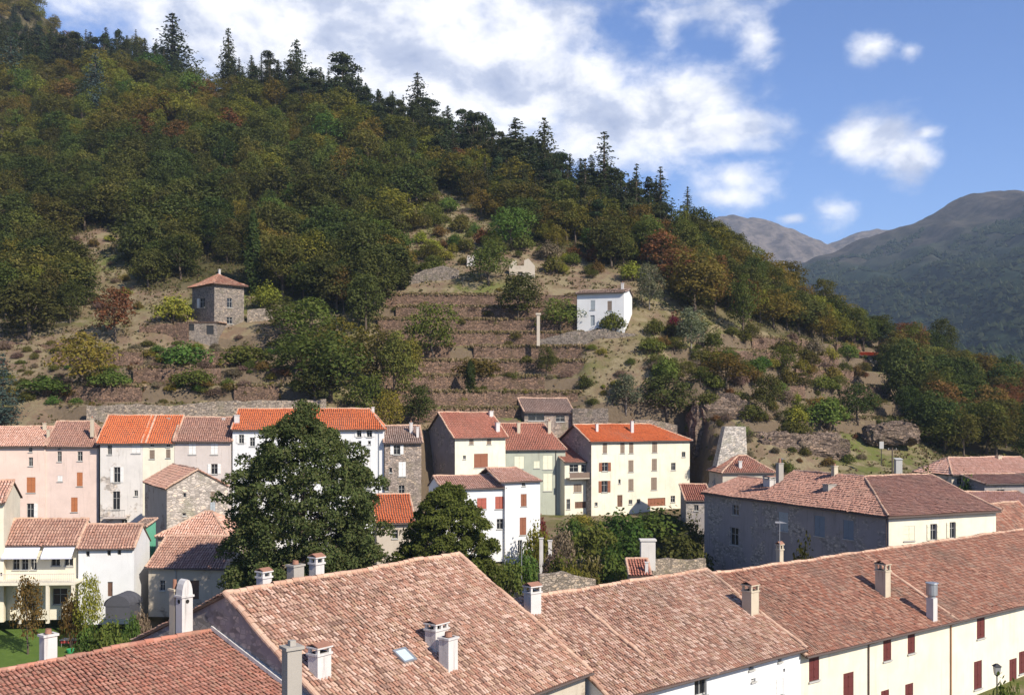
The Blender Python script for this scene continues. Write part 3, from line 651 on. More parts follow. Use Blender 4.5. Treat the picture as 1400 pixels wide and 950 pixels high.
# ------------------------------------------------------------------ a house
def eave(xa, ya, Ya, xb, Yb=None, yb=None):
    """two points at one height that stand at the photo's eave ends"""
    E0 = P(xa, ya, Ya)
    if Yb is None: Yb = (EYE - E0[2]) * F / (yb - HY)
    return E0, np.array(((xb - HX) / F * Yb, Yb, E0[2]))
def house(name, label, cat, E, w, rise, base, wall, roof, front=(), left=(), right=(), rf=0.5, hip=(0, 0), ov=0.4, vo=0.18, chim=(), back_drop=None, group=None,
          tw=0.3, row=0.45, rr=0.16, seg=3, jit=1.0, pipes=(), gutter=True, side=None, ridge_cut=(0, 0), depth=0.22, ridge_mat='ridge'):
    """E: eave line of the front wall (two points). side: other material for the gables"""
    E0, E1 = E; ze = E0[2]; L = float(np.linalg.norm((E1 - E0)[:2])); u = (E1 - E0)[:2] / L; bk = np.array((-u[1], u[0]))
    def W(a, b, z): q = E0[:2] + u * a + bk * b; return np.array((q[0], q[1], z))
    mid = W(L / 2, w / 2, base); root = thing(name, label, cat, mid, group)
    zr = ze + rise; fr = w * rf; bd = rise if back_drop is None else back_drop; zb = zr - bd if rf < 0.999 else zr
    fp = Plane(W(0, 0, 0), u, -bk); lp = Plane(W(0, w, 0), -bk, -u); rp = Plane(W(L, 0, 0), bk, u); bp = Plane(W(L, w, 0), -u, bk)
    mb = MB(); wins = []
    for pl, ln, lst, m, zt in ((fp, L, front, 0, ze), (lp, w, left, 1, min(ze, zb)), (rp, w, right, 1, min(ze, zb))):
        ops = []
        for q in lst:
            op = px_opening(pl, q); got = None
            a0, a1, z0, z1 = op; op = (max(a0, .06), min(a1, ln - .06), max(z0, base + .02), min(z1, zt - .03))
            if op[1] - op[0] > .1 and op[3] - op[2] > .1: ops.append(op); wins.append((pl, op, q[4], q[5] if len(q) > 5 else 'sh_brown'))
        wall_plane(mb, pl, ln, base, zt, ops, depth, m)
    mb.quad(bp.at(0, base), bp.at(L, base), bp.at(L, zb), bp.at(0, zb), 1)
    zt = min(ze, zb)
    for a, h in ((0, hip[0]), (L, hip[1])):
        if h == 0: mb.poly([W(a, 0, zt), W(a, 0, ze), W(a, fr, zr), W(a, w, zb), W(a, w, zt)] if rf < .999 else [W(a, 0, ze), W(a, w, zr), W(a, w, ze)], 1)
    mb.build('wall', [M[wall], M[side or wall]], root)
    sf = rise / fr; sb = bd / max(w - fr, 1e-6); zl = .035
    zo = ze - ov * sf + zl; ovb = (zb + zl - zo) / sb if rf < .999 and back_drop is None else 0.3
    vL = vo if hip[0] == 0 else ov * sf / (rise / hip[0]); vR = vo if hip[1] == 0 else ov * sf / (rise / hip[1])
    aL = -vo if hip[0] == 0 else hip[0]; aR = L + vo if hip[1] == 0 else L - hip[1]
    RL, RR = W(aL, fr, zr + zl), W(aR, fr, zr + zl)
    polys = [[W(-vL, -ov, zo), W(L + vR, -ov, zo), RR, RL]]; ridges = [(RL, RR)]
    if rf < .999:
        zob = zb - ovb * sb + zl; polys.append([W(L + vR, w + ovb, zob), W(-vL, w + ovb, zob), RL, RR])
    else: zob = zo
    if hip[0]: polys.append([W(-vL, w + ovb, zob), W(-vL, -ov, zo), RL]); ridges += [(W(-vL, -ov, zo), RL), (W(-vL, w + ovb, zob), RL)]
    if hip[1]: polys.append([W(L + vR, -ov, zo), W(L + vR, w + ovb, zob), RR]); ridges += [(W(L + vR, -ov, zo), RR), (W(L + vR, w + ovb, zob), RR)]
    if hip[0] == 0: ridges.append((W(-vL, -ov, zo), RL))
    if hip[1] == 0: ridges.append((W(L + vR, -ov, zo), RR))
    rm, sl = roof_mesh(polys, ridges, tw, row, jit=jit, seg=seg, rr=rr)
    ro = rm.build('roof', [M[roof], M['channel'], M['wood'], M[ridge_mat]], root)
    if gutter:
        g = MB(); g.tube([W(-vL, -ov - .06, zo - .06), W(L + vR, -ov - .06, zo - .06)], 0.075, 8); g.build('gutter', M['gutter'], root)
    for a, mt in pipes:
        g = MB(); g.tube([W(a, -ov - .05, zo - .1), W(a, -.09, ze - .55), W(a, -.09, base)], 0.06, 8); g.build('downpipe', M[mt], root)
    for pl, op, st, col in wins: add_window(root, pl, op, st, col, depth)
    for c in chim:                                        # photo pixel of the foot, top row, width px, where, look
        x, y, yt, wp, where, kind, mat = c[:7]
        if where == 'ridge': pr = Plane(W(0, fr + c[7], 0), u, -bk)
        if where == 'front': b = sl[0].ray(x, y)
        elif where == 'end': b = sl[-1].ray(x, y)
        else:
            a, zz = pr.ray(x, y); b = W(a, fr + c[7], zr - abs(c[7]) * (sb if c[7] > 0 else sf))
        ht = EYE - (yt - HY) / F * b[1] - b[2]; ww = wp / F * b[1] * .72
        dd = ww * (c[8] if len(c) > 8 else 0.7)
        chimney(ro, b, ht, ww, dd, u, kind, mat, 'flat' if kind == 'cap' and len(c) > 9 else None)
    return dict(root=root, W=W, L=L, u=u, bk=bk, fp=fp, roof=ro, slopes=sl, rp=rp, lp=lp)
def scale_eye(p, k): return np.array((p[0] * k, p[1] * k, EYE + (p[2] - EYE) * k))
def from_ridge(R0, R1, run, drop):
    u = (R1 - R0)[:2] / np.linalg.norm((R1 - R0)[:2]); f = np.array((u[1], -u[0], 0)) * run
    return R0 + f - (0, 0, drop), R1 + f - (0, 0, drop)
# ------------------------------------------------------------------ the near roofs below the viewpoint
K = 0.8
# big hall
A0, A1 = P(310, 812, 63.9 * K), P(625, 758, 81.3 * K); A1[2] = A0[2]
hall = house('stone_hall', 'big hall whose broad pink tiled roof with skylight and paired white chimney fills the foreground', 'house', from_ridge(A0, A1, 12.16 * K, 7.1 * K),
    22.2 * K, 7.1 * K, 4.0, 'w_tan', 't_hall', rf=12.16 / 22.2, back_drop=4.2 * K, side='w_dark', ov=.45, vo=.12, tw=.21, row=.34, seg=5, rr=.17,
    front=[(722, 940, 10, 24, 'c', 'sh_brown'), (763, 928, 9, 20, 'c', 'sh_brown')],
    chim=[(437, 921, 880, 34, 'front', 'cap', 'chim_w', 0, .8), (613, 911, 866, 27, 'front', 'flat', 'chim_w', 0, .9), (597, 884, 848, 36, 'front', 'cap', 'chim_w', 0, .75),
          (361, 806, 778, 21, 'ridge', 'cap', 'chim_w', 1.6, .9), (404, 799, 768, 25, 'ridge', 'flat', 'chim_g', 1.4, .8), (433, 793, 758, 21, 'ridge', 'cap', 'chim_w', 1.0, .9)])
s = hall['slopes'][0]; b = s.ray(552, 898); mb = MB(); gb = MB()
for du, dv, hu, hv in ((-.42, 0, .05, .5), (.42, 0, .05, .5), (0, -.45, .37, .05), (0, .45, .37, .05)):
    mb.box(b + s.u * du + s.v * dv + s.n * .10, (hu, hv, .09), s.u, s.v, s.n)
gb.box(b + s.n * .13, (.37, .40, .012), s.u, s.v, s.n)
fo = mb.build('skylight', M['zinc'], hall['root']); gb.build('pane', plain('pale_skylight_glass', (0.45, 0.52, 0.55), 0.1, 0.6), fo)
# low red roof at the lower left
B0, B1 = P(-60, 914, 53 * K), P(290, 862, 64.9 * K); B1[2] = B0[2] = (B0[2] + B1[2]) / 2
B1 = np.array(((290 - HX) / F * B1[1], B1[1], EYE - (862 - HY) / F * B1[1])); B0[2] = B1[2]
low = house('tiled_house', 'nearest house with rust tiled roof and a pale flashing strip down its verge', 'house', from_ridge(B0, B1, 10 * K, 3.2 * K), 20 * K, 3.2 * K, 3.0, 'w_tan', 't_rust',
    ov=.4, vo=.1, tw=.2, row=.32, seg=5, rr=.15, chim=[(66, 897, 862, 25, 'ridge', 'pot', 'chim_w', .25, .8), (239, 868, 797, 13, 'ridge', 'pot', 'chim_c', 1.0, 1.3), (252, 866, 791, 23, 'ridge', 'arch', 'chim_w', .35, .9)], ridge_mat='t_rust')
s = low['slopes'][0]; mb = MB()
q0, q1 = s.p[2], s.p[1]; d = (q1 - q0); mb.box((q0 + q1) / 2 + s.n * .16 - s.u * .02, (.20, np.linalg.norm(d) / 2, .10), s.u, d / np.linalg.norm(d), s.n)
mb.build('verge_flashing', M['chim_w'], low['root'])
# free-standing flue in front of the hall's dark gable
mb = MB(); p = P(399, 886, 47 * K + 2); mb.box(p + (0, 0, -4), (.30, .26, 4), (.8, .6, 0), (-.6, .8, 0)); mb.box(p + (0, 0, .05), (.38, .34, .06), (.8, .6, 0), (-.6, .8, 0)); mb.box(p + (0, 0, .2), (.12, .12, .12), (.8, .6, 0), (-.6, .8, 0))
tag(mb.build('chimney_stack', M['chim_g']), 'tall slim grey chimney stack rising against the dark gable of the big hall', 'chimney')
# white-fronted house
E = (scale_eye(np.array((6.76, 72.8, EYE - 20.3)), K), scale_eye(np.array((24.9, 88.3, EYE - 20.3)), K))
wf = house('terraced_house', 'white fronted house under a pink tiled roof, between the big hall and the cream terrace', 'house', E, 19 * K, 5.25 * K, 3.5, 'w_white', 't_hall', rf=10.3 / 19,
    ov=.45, vo=.05, tw=.22, row=.34, seg=4, rr=.16, pipes=[(2.6, 'zinc'), (8.7, 'zinc')],
    front=[(958, 938, 17, 24, 'd'), (1027, 908, 7, 14, 'd'), (1066, 899, 5, 10, 'd'), (1072, 916, 3, 5, 'd'), (1062, 940, 18, 22, 'c', 'sh_white'), (1030, 929, 6, 4, 'd')],
    chim=[(1026, 836, 795, 24, 'front', 'cap', 'chim_c', 0, .9), (728, 840, 797, 26, 'ridge', 'cap', 'chim_w', -1.2, .8)])
s = wf['slopes'][0]; mb = MB(); ridge_row(mb, s.ray(800, 832) + s.n * .06, s.ray(880, 900) + s.n * .06, .14, 0); mb.build('party_ridge', M['ridge'], wf['roof'])
# long cream terrace
c0 = np.array((24.9, 88.3, EYE - 20.9)); c1 = np.array((55.9, 111.9, EYE - 20.9)); dr = (c1 - c0) / np.linalg.norm(c1 - c0)
cm = c0 + dr * 24.5; c2 = c0 + dr * 60
sh = 'sh_red'
cr = house('terraced_house', 'cream terraced house with dark red shutters and worn roof, left of the tan downpipe', 'house', (scale_eye(c0, K), scale_eye(cm, K)), 21 * K, 5.3 * K, 3.5, 'w_yellow', 't_old', rf=.5, ov=.5, vo=.02,
    tw=.22, row=.35, seg=4, rr=.16, jit=1.5, pipes=[(7.9, 'gutter'), (19.2, 'pipe_tan')],
    front=[(1113, 914, 14, 32, 'c', sh), (1213, 887, 11, 31, 'c', sh), (1246, 878, 10, 29, 'c', sh), (1160, 938, 14, 38, 'c', sh), (1210, 958, 11, 30, 'c', sh), (1243, 948, 11, 28, 'c', sh), (1085, 908, 3, 5, 'd')],
    chim=[(1066, 772, 741, 11, 'ridge', 'cap', 'chim_c', .5, .8), (1207, 812, 766, 17, 'front', 'cap', 'chim_c', 0, 1.3)])
cr2 = house('terraced_house', 'pinkish cream terraced house with dark red shutters, right of the tan downpipe', 'house', (scale_eye(cm, K), scale_eye(c2, K)), 21 * K, 5.3 * K, 3.5, 'w_cream', 't_old', rf=.5, ov=.5, vo=.02,
    tw=.22, row=.35, seg=4, rr=.16, jit=1.3, pipes=[(12.4, 'gutter')],
    front=[(1290, 868, 13, 28, 'c', sh), (1341, 855, 11, 34, 'c', sh), (1284, 927, 13, 42, 'c', sh), (1337, 922, 11, 38, 'c', sh), (1385, 919, 10, 38, 'c', sh), (1397, 905, 8, 30, 'c', sh)],
    chim=[(1274, 846, 797, 20, 'front', 'cowl', 'chim_w', 0, 1.0)])
# street lamp and plant that top the lower frame edge
mb = MB(); p = P(1363, 965, 70); q = P(1363, 924, 70); mb.tube([p - (0, 0, 8), q], .045, 8)
mb.tube([q, q + (0, 0, .1), q + (0, 0, .12)], [.06, .14, .2], 8)
lp_ = thing('street_lamp', 'black street lamp with glass lantern before the cream terrace', 'street lamp', p - (0, 0, 8)); mb.build('post', M['iron'], lp_)
gb = MB(); gb.box(q + (0, 0, .42), (.15, .15, .26), taper=1.35); gb.build('lantern', plain('lantern_glass', (.25, .25, .24), .2), lp_)
gb = MB(); gb.box(q + (0, 0, .78), (.26, .26, .09), taper=.25); gb.build('lantern_cap', M['iron'], lp_)

# ------------------------------------------------------------------ big hip-roofed building on the right
KD = 1.04
def D(x, y, Y): return P(x, y, Y * KD)
Lc, Kc, Rc = D(963, 671, 135), D(1215, 704, 105), D(1331, 692, 113.7); ze = Kc[2]; Lc[2] = Rc[2] = ze
la = (Lc - Kc)[:2]; la /= np.linalg.norm(la); ra = np.array((la[1], -la[0])); 
if ra[0] < 0: ra = -ra
Ll = np.linalg.norm((Lc - Kc)[:2]); Lr = 15.2 * KD
def DW(a, b, z): q = Kc[:2] + la * a + ra * b; return np.array((q[0], q[1], z))
zr = ze + 3.25 * KD; zw = ze + 1.9
root = thing('mansion', 'large old building with shaded, stained side wall and shallow hipped roof, right of the garden', 'house', DW(Ll / 2, Lr / 2, 6))
mb = MB(); lw = Plane(DW(Ll, 0, 0), -la, -ra); ew = Plane(DW(0, 0, 0), ra, -la); ops = []; base = 6.0
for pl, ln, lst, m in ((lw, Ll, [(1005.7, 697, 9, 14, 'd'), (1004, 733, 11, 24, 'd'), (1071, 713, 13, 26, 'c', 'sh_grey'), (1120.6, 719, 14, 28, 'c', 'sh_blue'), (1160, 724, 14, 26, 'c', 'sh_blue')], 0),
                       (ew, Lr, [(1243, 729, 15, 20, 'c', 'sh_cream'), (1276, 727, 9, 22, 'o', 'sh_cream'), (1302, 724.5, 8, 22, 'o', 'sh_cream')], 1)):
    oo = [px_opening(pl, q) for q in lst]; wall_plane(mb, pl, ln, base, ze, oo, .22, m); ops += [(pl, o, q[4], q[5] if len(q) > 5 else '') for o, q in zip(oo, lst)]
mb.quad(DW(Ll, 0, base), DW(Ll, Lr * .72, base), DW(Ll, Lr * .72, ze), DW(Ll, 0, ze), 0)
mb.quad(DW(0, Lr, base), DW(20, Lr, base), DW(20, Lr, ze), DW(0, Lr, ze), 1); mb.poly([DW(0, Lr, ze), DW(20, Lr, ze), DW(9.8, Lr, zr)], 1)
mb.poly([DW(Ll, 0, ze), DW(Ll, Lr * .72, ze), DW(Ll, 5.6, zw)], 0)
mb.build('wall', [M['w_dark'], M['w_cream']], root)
o = .5; e = ze - .1; a1 = 22.5
P0, P1, P1b, P2, P3 = DW(Ll + .2, 5.8, zw), DW(a1, 5.8, zw), DW(a1, 5.8, zr), DW(9.9, 5.8, zr), DW(9.9, Lr + .25, zr)
k0, l0, r0 = DW(-o, -o, e), DW(Ll + .2, -o, e), DW(-o, Lr + .25, e)
t1 = DW(a1, -o, e)
polys = [[t1, k0, P2, P1b], [l0, t1, P1, P0], [k0, r0, P3, P2], [DW(20.3, Lr + .25, e), DW(20.3, 5.8, e), P2, P3], [DW(9.9, 12, e), DW(a1, 12, e), P1b, P2], [DW(a1, 11.5, e), DW(Ll + .2, 11.5, e), P0, P1]]
rm, sl = roof_mesh(polys, [(P0, P1), (P1b, P2), (P2, P3), (k0, P2), (P3, r0)], .25, .38, jit=1.4, seg=4)
rm.poly([P1, P1b, DW(a1, 12, e), t1], 2)
ro = rm.build('roof', [M['t_brown'], M['channel'], M['wood'], M['ridge']], root)
g = MB(); g.tube([l0 - (0, 0, .16), k0 - (0, 0, .16), r0 - (0, 0, .16)], .08, 8); g.build('gutter', M['gutter'], root)
g = MB(); g.tube([lw.at(Ll - .25, ze - .2, .08), lw.at(Ll - .25, base, .08)], .06, 8); g.build('downpipe', M['gutter'], root)
for q in ops: add_window(root, *q)
for (x, y, yt, wp, si, kd, mt) in ((1066, 668, 629, 8, 1, 'pot', 'chim_g'), (1141, 650, 635, 7, 0, 'pot', 'chim_c'), (1134, 668, 661, 14, 0, 'flat', 'chim_g'), (1055, 663, 651, 18, 1, 'cap', 'chim_w')):
    b = sl[si].ray(x, y); chimney(ro, b, EYE - (yt - HY) / F * b[1] - b[2], wp / F * b[1], wp / F * b[1] * .8, ra, kd, mt)
ch = MB(); p = D(1330, 690, 117); ch.box(p + (0, 0, -.8), (.35, .3, 1.5)); ch.box(p + (0, 0, .75), (.42, .38, .07)); ch.build('chimney', M['chim_w'], ro)

def aerial(root, p, h):
    """TV aerial on a thin mast"""
    mb = MB(); p = np.array(p, float); mb.tube([p, p + (0, 0, h)], .025, 6); mb.tube([p + (-.1, -.5, h - .1), p + (.1, .7, h - .1)], .018, 5)
    for k in range(6): c = p + (0, -.45 + k * .2, h - .1); w = .42 - k * .04; mb.tube([c - (w, 0, 0), c + (w, 0, 0)], .013, 4)
    return mb.build('aerial', M['zinc'], root)
aerial(root, sl[1].ray(1066, 664) + (.3, 0, 0), 3.6)
aerial(cr['root'], P(1066, 760, 76), 2.6)
# ------------------------------------------------------------------ the village rows: left
H = house
gl = 'row houses under the left terraces'
H('row_house', 'salmon roofed pink house with one rust shutter, leftmost of the row', 'house', eave(-40, 609, 148, 62, 149), 11, 2.6, 7.5, 'w_pink', 't_salmon', group=gl,
  front=[(41.7, 614.5, 5, 7, 'd'), (42, 631, 6, 12, 'd'), (42.5, 662.7, 12, 21, 'c', 'sh_orange'), (41.5, 698, 10, 20, 'r', 'sh_white'), (0, 697, 6, 20, 'c', 'sh_rust')],
  chim=[(61, 590, 577, 6, 'ridge', 'pot', 'chim_c', -1.0)])
H('row_house', 'pink house with brown roof and two orange shutters, second in the left row', 'house', eave(62.4, 609, 149.2, 133, 150), 11, 3.4, 7.5, 'w_pink2', 't_brown', group=gl, hip=(0, 2.2), pipes=[(7.4, 'zinc')],
  front=[(81, 612.5, 4, 4, 'd'), (81.4, 624, 6, 14, 'd'), (109.4, 623.5, 7, 13, 'd'), (82, 654, 7, 8, 'c', 'sh_white'), (109, 655, 8, 19, 'c', 'sh_orange'), (101.6, 689.7, 9, 20, 'c', 'sh_orange'), (113.7, 718, 8, 9, 'c', 'sh_brown')],
  chim=[(66, 598, 586, 5, 'front', 'flat', 'chim_c')])
r = H('row_house', 'pale grey house with white shutters and an iron balcony under a bright orange roof', 'house', eave(137, 604, 149, 195, 149.5), 11, 3.8, 7.5, 'w_greyw', 't_orange', group=gl, vo=.5,
  front=[(150, 614.7, 6, 13, 'd'), (186, 613, 12, 13, 'c', 'sh_white'), (160, 648.8, 9, 21, 'o', 'sh_white'), (159, 684, 10, 25, 'd'), (186, 674, 5, 8, 'd'), (170, 720, 8, 20, 'd')],
  chim=[(126, 588, 570, 6, 'front', 'pot', 'chim_c')])
pl = r['fp']; a0, z0 = pl.ray(144, 706); a1_, _ = pl.ray(174, 706); mb = MB(); mb.box(pl.at((a0 + a1_) / 2, z0 - .1, .6), ((a1_ - a0) / 2, .6, .09), pl.u, pl.n)
b = mb.build('balcony', M['w_mauve'], r['root']); mb = MB()
for k in range(15): q = pl.at(a0 + (a1_ - a0) * (k + .5) / 15, z0, 1.15); mb.tube([q, q + (0, 0, 1.0)], .015, 5)
mb.box(pl.at((a0 + a1_) / 2, z0 + 1.0, 1.15), ((a1_ - a0) / 2, .03, .03), pl.u, pl.n); mb.build('railing', M['iron'], b)
H('row_house', 'narrow cream house sharing the bright orange roof of its grey neighbour', 'house', eave(195.4, 604, 149.6, 238, 150), 11, 3.8, 7.5, 'w_cream', 't_orange', group=gl,
  front=[(208, 608, 5, 5, 'd'), (208, 621, 7, 12, 'c', 'sh_taupe'), (230, 608, 5, 6, 'd'), (230, 620, 6, 12, 'c', 'sh_taupe')], chim=[(231, 584, 571, 6, 'ridge', 'flat', 'chim_g', -.8)])
H('row_house', 'mauve grey house with dull brown roof and white shutters, left of the white house', 'house', eave(238.4, 602, 150, 316, 151), 11, 3.3, 7.5, 'w_mauve', 't_brown', group=gl,
  front=[(263, 612, 10, 18, 'c', 'sh_white'), (293, 612, 10, 18, 'c', 'sh_white'), (293, 641, 9, 14, 'o', 'sh_white'), (262, 645, 8, 14, 'd')], chim=[(306, 582, 571, 6, 'ridge', 'pot', 'chim_w', -.6)])
H('row_house', 'tall white house with long orange roof mostly hidden behind the big dark tree', 'house', eave(318, 586, 151, 525, 153), 11, 2.9, 8, 'w_white', 't_orange', group=gl, hip=(0, 2.4), pipes=[(21.4, 'zinc')],
  front=[(330, 600, 7, 12, 'o', 'sh_white'), (345, 604, 7, 12, 'd'), (491, 592, 6, 11, 'o', 'sh_white'), (505, 592, 7, 11, 'o', 'sh_white'), (492, 605, 4, 5, 'd'), (505, 605, 4, 5, 'd'), (502, 632, 8, 16, 'c', 'sh_white'), (503, 660, 8, 16, 'd')],
  chim=[(324, 578, 566, 9, 'front', 'flat', 'chim_w'), (510, 566, 556, 5, 'ridge', 'flat', 'chim_w', -.3)])
H('row_house', 'narrow bare stone house with pale shutters between the white house and the dark gable', 'house', eave(526, 604, 152.5, 576, 153.5), 9, 2.3, 8.5, 'w_stone', 't_grey', group=gl,
  front=[(542.6, 614.7, 9, 13, 'o', 'sh_white'), (534, 642.5, 4, 7, 'd'), (550, 641, 10, 20, 'c', 'sh_white'), (549, 670, 8, 14, 'd'), (529, 668, 5, 7, 'd')],
  chim=[(562, 592, 576, 6, 'front', 'pot', 'chim_w'), (571, 598, 582, 5, 'front', 'pot', 'chim_w')])
H('small_house', 'low bright orange roofed outbuilding between the big dark tree and the round tree', 'house', eave(515, 714, 128, 566, 129), 6.5, 2.9, 8.5, 'w_tan', 't_orange', rf=.999, front=[(540, 730, 8, 12, 'd')])
# the gabled grey house and the roofs stepping down from it
e0, e1 = eave(198, 658, 140, 228, Yb=128); e1[2] = e0[2]
H('gabled_house', 'grey house with lit gable towards us and dark side wall, standing before the pink row', 'house', (e0, e1), 7.6, 2.2, 7.5, 'w_tan', 't_mid', side='s_gable', ov=.25, vo=.15, gutter=False,
  right=[(252.7, 676.6, 4, 6, 'd'), (291, 677, 6, 11, 'c', 'sh_taupe'), (291, 693, 7, 14, 'c', 'sh_grey'), (252, 703, 5, 4, 'd')])
H('small_house', 'tan roofed lean building tucked below the grey gable', 'house', eave(216, 732, 122, 312, 121), 7.5, 2.5, 7.5, 'w_tan', 't_salmon', hip=(4.2, 3.6), ov=.25, front=[(262, 752, 8, 10, 'd')])
H('stone_barn', 'low barn with tiled roof half in the shade of the big dark tree', 'barn', eave(203, 773, 114, 306, 113), 6.2, 2.7, 7, 'w_tan', 't_mid', rf=.8, front=[(222, 800, 7, 14, 'd'), (265, 806, 14, 26, 'door', 'door')], pipes=[(3.2, 'zinc')])
# white house with awnings above the lawn
r = H('garden_house', 'white house part with two pale awnings over its terrace, left above the lawn', 'house', eave(4, 743, 112, 106, 112.5), 6.5, 2.3, 7, 'w_cream', 't_mid', ov=.35, vo=.05,
  front=[(22, 771, 9, 15, 'd'), (34, 771, 9, 15, 'd'), (46, 770, 8, 17, 'd'), (76, 768, 12, 11, 'd'), (94, 768, 12, 11, 'd'), (82, 815, 20, 22, 'd'), (30, 812, 14, 16, 'd')])
pl = r['fp']
for (x0, x1) in ((9, 57), (62, 104)):
    a0, zt = pl.ray(x0, 743.5); a1_, _ = pl.ray(x1, 743.5); mb = MB(); n = 1
    for k in range(n):
        f0, f1 = k / n, (k + 1) / n; p0, p1 = a0 + (a1_ - a0) * f0, a0 + (a1_ - a0) * f1
        A_, B_, C_, D_ = pl.at(p0, zt - .05, .03), pl.at(p1, zt - .05, .03), pl.at(p1, zt - 1.25, 1.35), pl.at(p0, zt - 1.25, 1.35)
        mb.prism([D_, C_, B_, A_], (0, 0, .03), 0); mb.prism([D_, C_, C_ - (0, 0, .2), D_ - (0, 0, .2)], pl.n * .02, 0)
    aw = mb.build('awning', plain('awning_canvas', (.60, .60, .68), .8), r['root']); mb = MB()
    for a in (a0 + .15, a1_ - .15): mb.tube([pl.at(a, zt - 1.5, .05), pl.at(a, zt - 1.27, 1.3)], .025, 6)
    mb.tube([pl.at(a0, zt - 1.27, 1.33), pl.at(a1_, zt - 1.27, 1.33)], .035, 6); mb.build('awning_arm', M['zinc'], aw)
a0, zt = pl.ray(3, 791); a1_, _ = pl.ray(116, 791); mb = MB(); mb.box(pl.at((a0 + a1_) / 2, zt - .1, 1.6), ((a1_ - a0) / 2, 1.6, .12), pl.u, pl.n)
for f in (0.02, .35, .68, .98): mb.box(pl.at(a0 + (a1_ - a0) * f, zt - 2.2, 3.0), (.16, .16, 2.1), pl.u, pl.n)
tr = mb.build('terrace', M['w_cream'], r['root']); mb = MB()
for f in np.linspace(0.01, .99, 40): mb.tube([pl.at(a0 + (a1_ - a0) * f, zt, 3.1), pl.at(a0 + (a1_ - a0) * f, zt + .95, 3.1)], .02, 5)
mb.box(pl.at((a0 + a1_) / 2, zt + .97, 3.1), ((a1_ - a0) / 2, .04, .03), pl.u, pl.n); mb.build('railing', M['w_mauve'], tr)
H('garden_house', 'white house wing with three small square windows below a pink roof', 'house', eave(107, 748, 112, 183, 112.5), 6.5, 2.1, 6.5, 'w_white', 't_mid', ov=.3, vo=.1,
  front=[(120, 757, 5, 8, 'd'), (149, 755.6, 5, 8, 'd'), (163, 754.5, 5, 8, 'd'), (150.5, 805, 7, 20, 'door', 'door')])
H('side_house', 'pale yellow house end just showing at the left edge beside the awnings', 'house', eave(-60, 686, 110, 5, 111), 7, 2, 7, 'w_yellow', 't_salmon', front=[(1.5, 785, 3, 5, 'd')])
H('green_shed', 'narrow green painted annex between the white wing and the dark lane', 'shed', eave(183.5, 721, 122, 197, 122), 4, .6, 7, 'w_emerald', 't_grey', rf=.999, ov=.1, gutter=False, front=[(190, 760, 5, 14, 'd')])
# tarpaulin-covered cart shed
mb = MB(); p = P(168, 842, 108); n = 12
for i in range(n):
    a, b_ = math.pi * i / n, math.pi * (i + 1) / n; f = lambda a, x: p + (math.cos(a) * 1.3 + x * .1, x, math.sin(a) * 1.1 + 1.3 + .06 * math.sin(x * 5 + a * 3))
    for x0 in np.linspace(-1.5, 1.1, 6): mb.quad(f(a, x0), f(b_, x0), f(b_, x0 + .52), f(a, x0 + .52))
mb.poly([p + (math.cos(a) * 1.3, -1.5, math.sin(a) * 1.1 + 1.3) for a in np.linspace(0, math.pi, 13)]); mb.box(p + (0, 0, .65), (1.27, 1.45, .65))
tag(mb.build('garden_shelter', plain('grey_tarpaulin', (.075, .075, .085), .85, .1)), 'rounded dark grey tarpaulin shelter against the white wing', 'shelter')

# ------------------------------------------------------------------ the village rows: centre
gc = 'tall houses below the central terraces'
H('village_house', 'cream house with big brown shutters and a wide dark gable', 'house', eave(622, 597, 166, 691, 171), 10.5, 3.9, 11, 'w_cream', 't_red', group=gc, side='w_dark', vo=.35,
  front=[(644.5, 602, 6, 11, 'c', 'sh_taupe'), (668.6, 602, 6, 11, 'c', 'sh_taupe'), (657.5, 629.5, 19, 19, 'c', 'sh_brown'), (635, 625, 4, 5, 'd')],
  chim=[(671, 577, 561, 8, 'ridge', 'flat', 'chim_w', -.9), (680, 590, 576, 8, 'front', 'flat', 'chim_w')])
H('village_house', 'grey green house with pale shutters, between the two cream houses', 'house', eave(690, 613, 171.5, 773, 174), 10, 4.1, 11.5, 'w_green', 't_red', group=gc, hip=(0, 2.6), pipes=[(8.9, 'gutter')],
  front=[(709, 616, 3, 4, 'd'), (748.5, 615, 4, 5, 'd'), (710, 632, 13, 17, 'c', 'sh_cream'), (749, 632, 13, 19, 'c', 'sh_cream'), (734, 635, 8, 10, 'c', 'sh_cream'), (749, 659, 12, 24, 'c', 'sh_cream'), (712, 664, 10, 18, 'c', 'sh_cream')],
  chim=[(709, 592, 576, 6, 'front', 'pot', 'chim_c'), (751, 592, 574, 6, 'front', 'pot', 'chim_c')])
r = H('village_house', 'small red roofed house with covered loggia squeezed beside the big cream house', 'house', eave(772, 631, 172, 809, 174), 8, 3.0, 12, 'w_cream', 't_red', group=gc, rf=.999,
  front=[(784.6, 640, 12, 10, 'd'), (799.5, 640, 10, 10, 'd'), (789.7, 667, 11, 11, 'c', 'sh_taupe'), (777, 689, 5, 14, 'd'), (796, 690, 20, 9, 'garage', 'door')])
pl = r['fp']; a0, zt = pl.ray(774, 646); a1_, _ = pl.ray(810, 646); mb = MB(); mb.box(pl.at((a0 + a1_) / 2, zt - .95, .7), ((a1_ - a0) / 2, .7, .09), pl.u, pl.n)
b = mb.build('balcony', M['w_tan'], r['root']); mb = MB(); mb.box(pl.at((a0 + a1_) / 2, zt - .4, 1.36), ((a1_ - a0) / 2, .03, .45), pl.u, pl.n); mb.build('parapet', plain('brown_planks', (.17, .12, .09), .8), b)
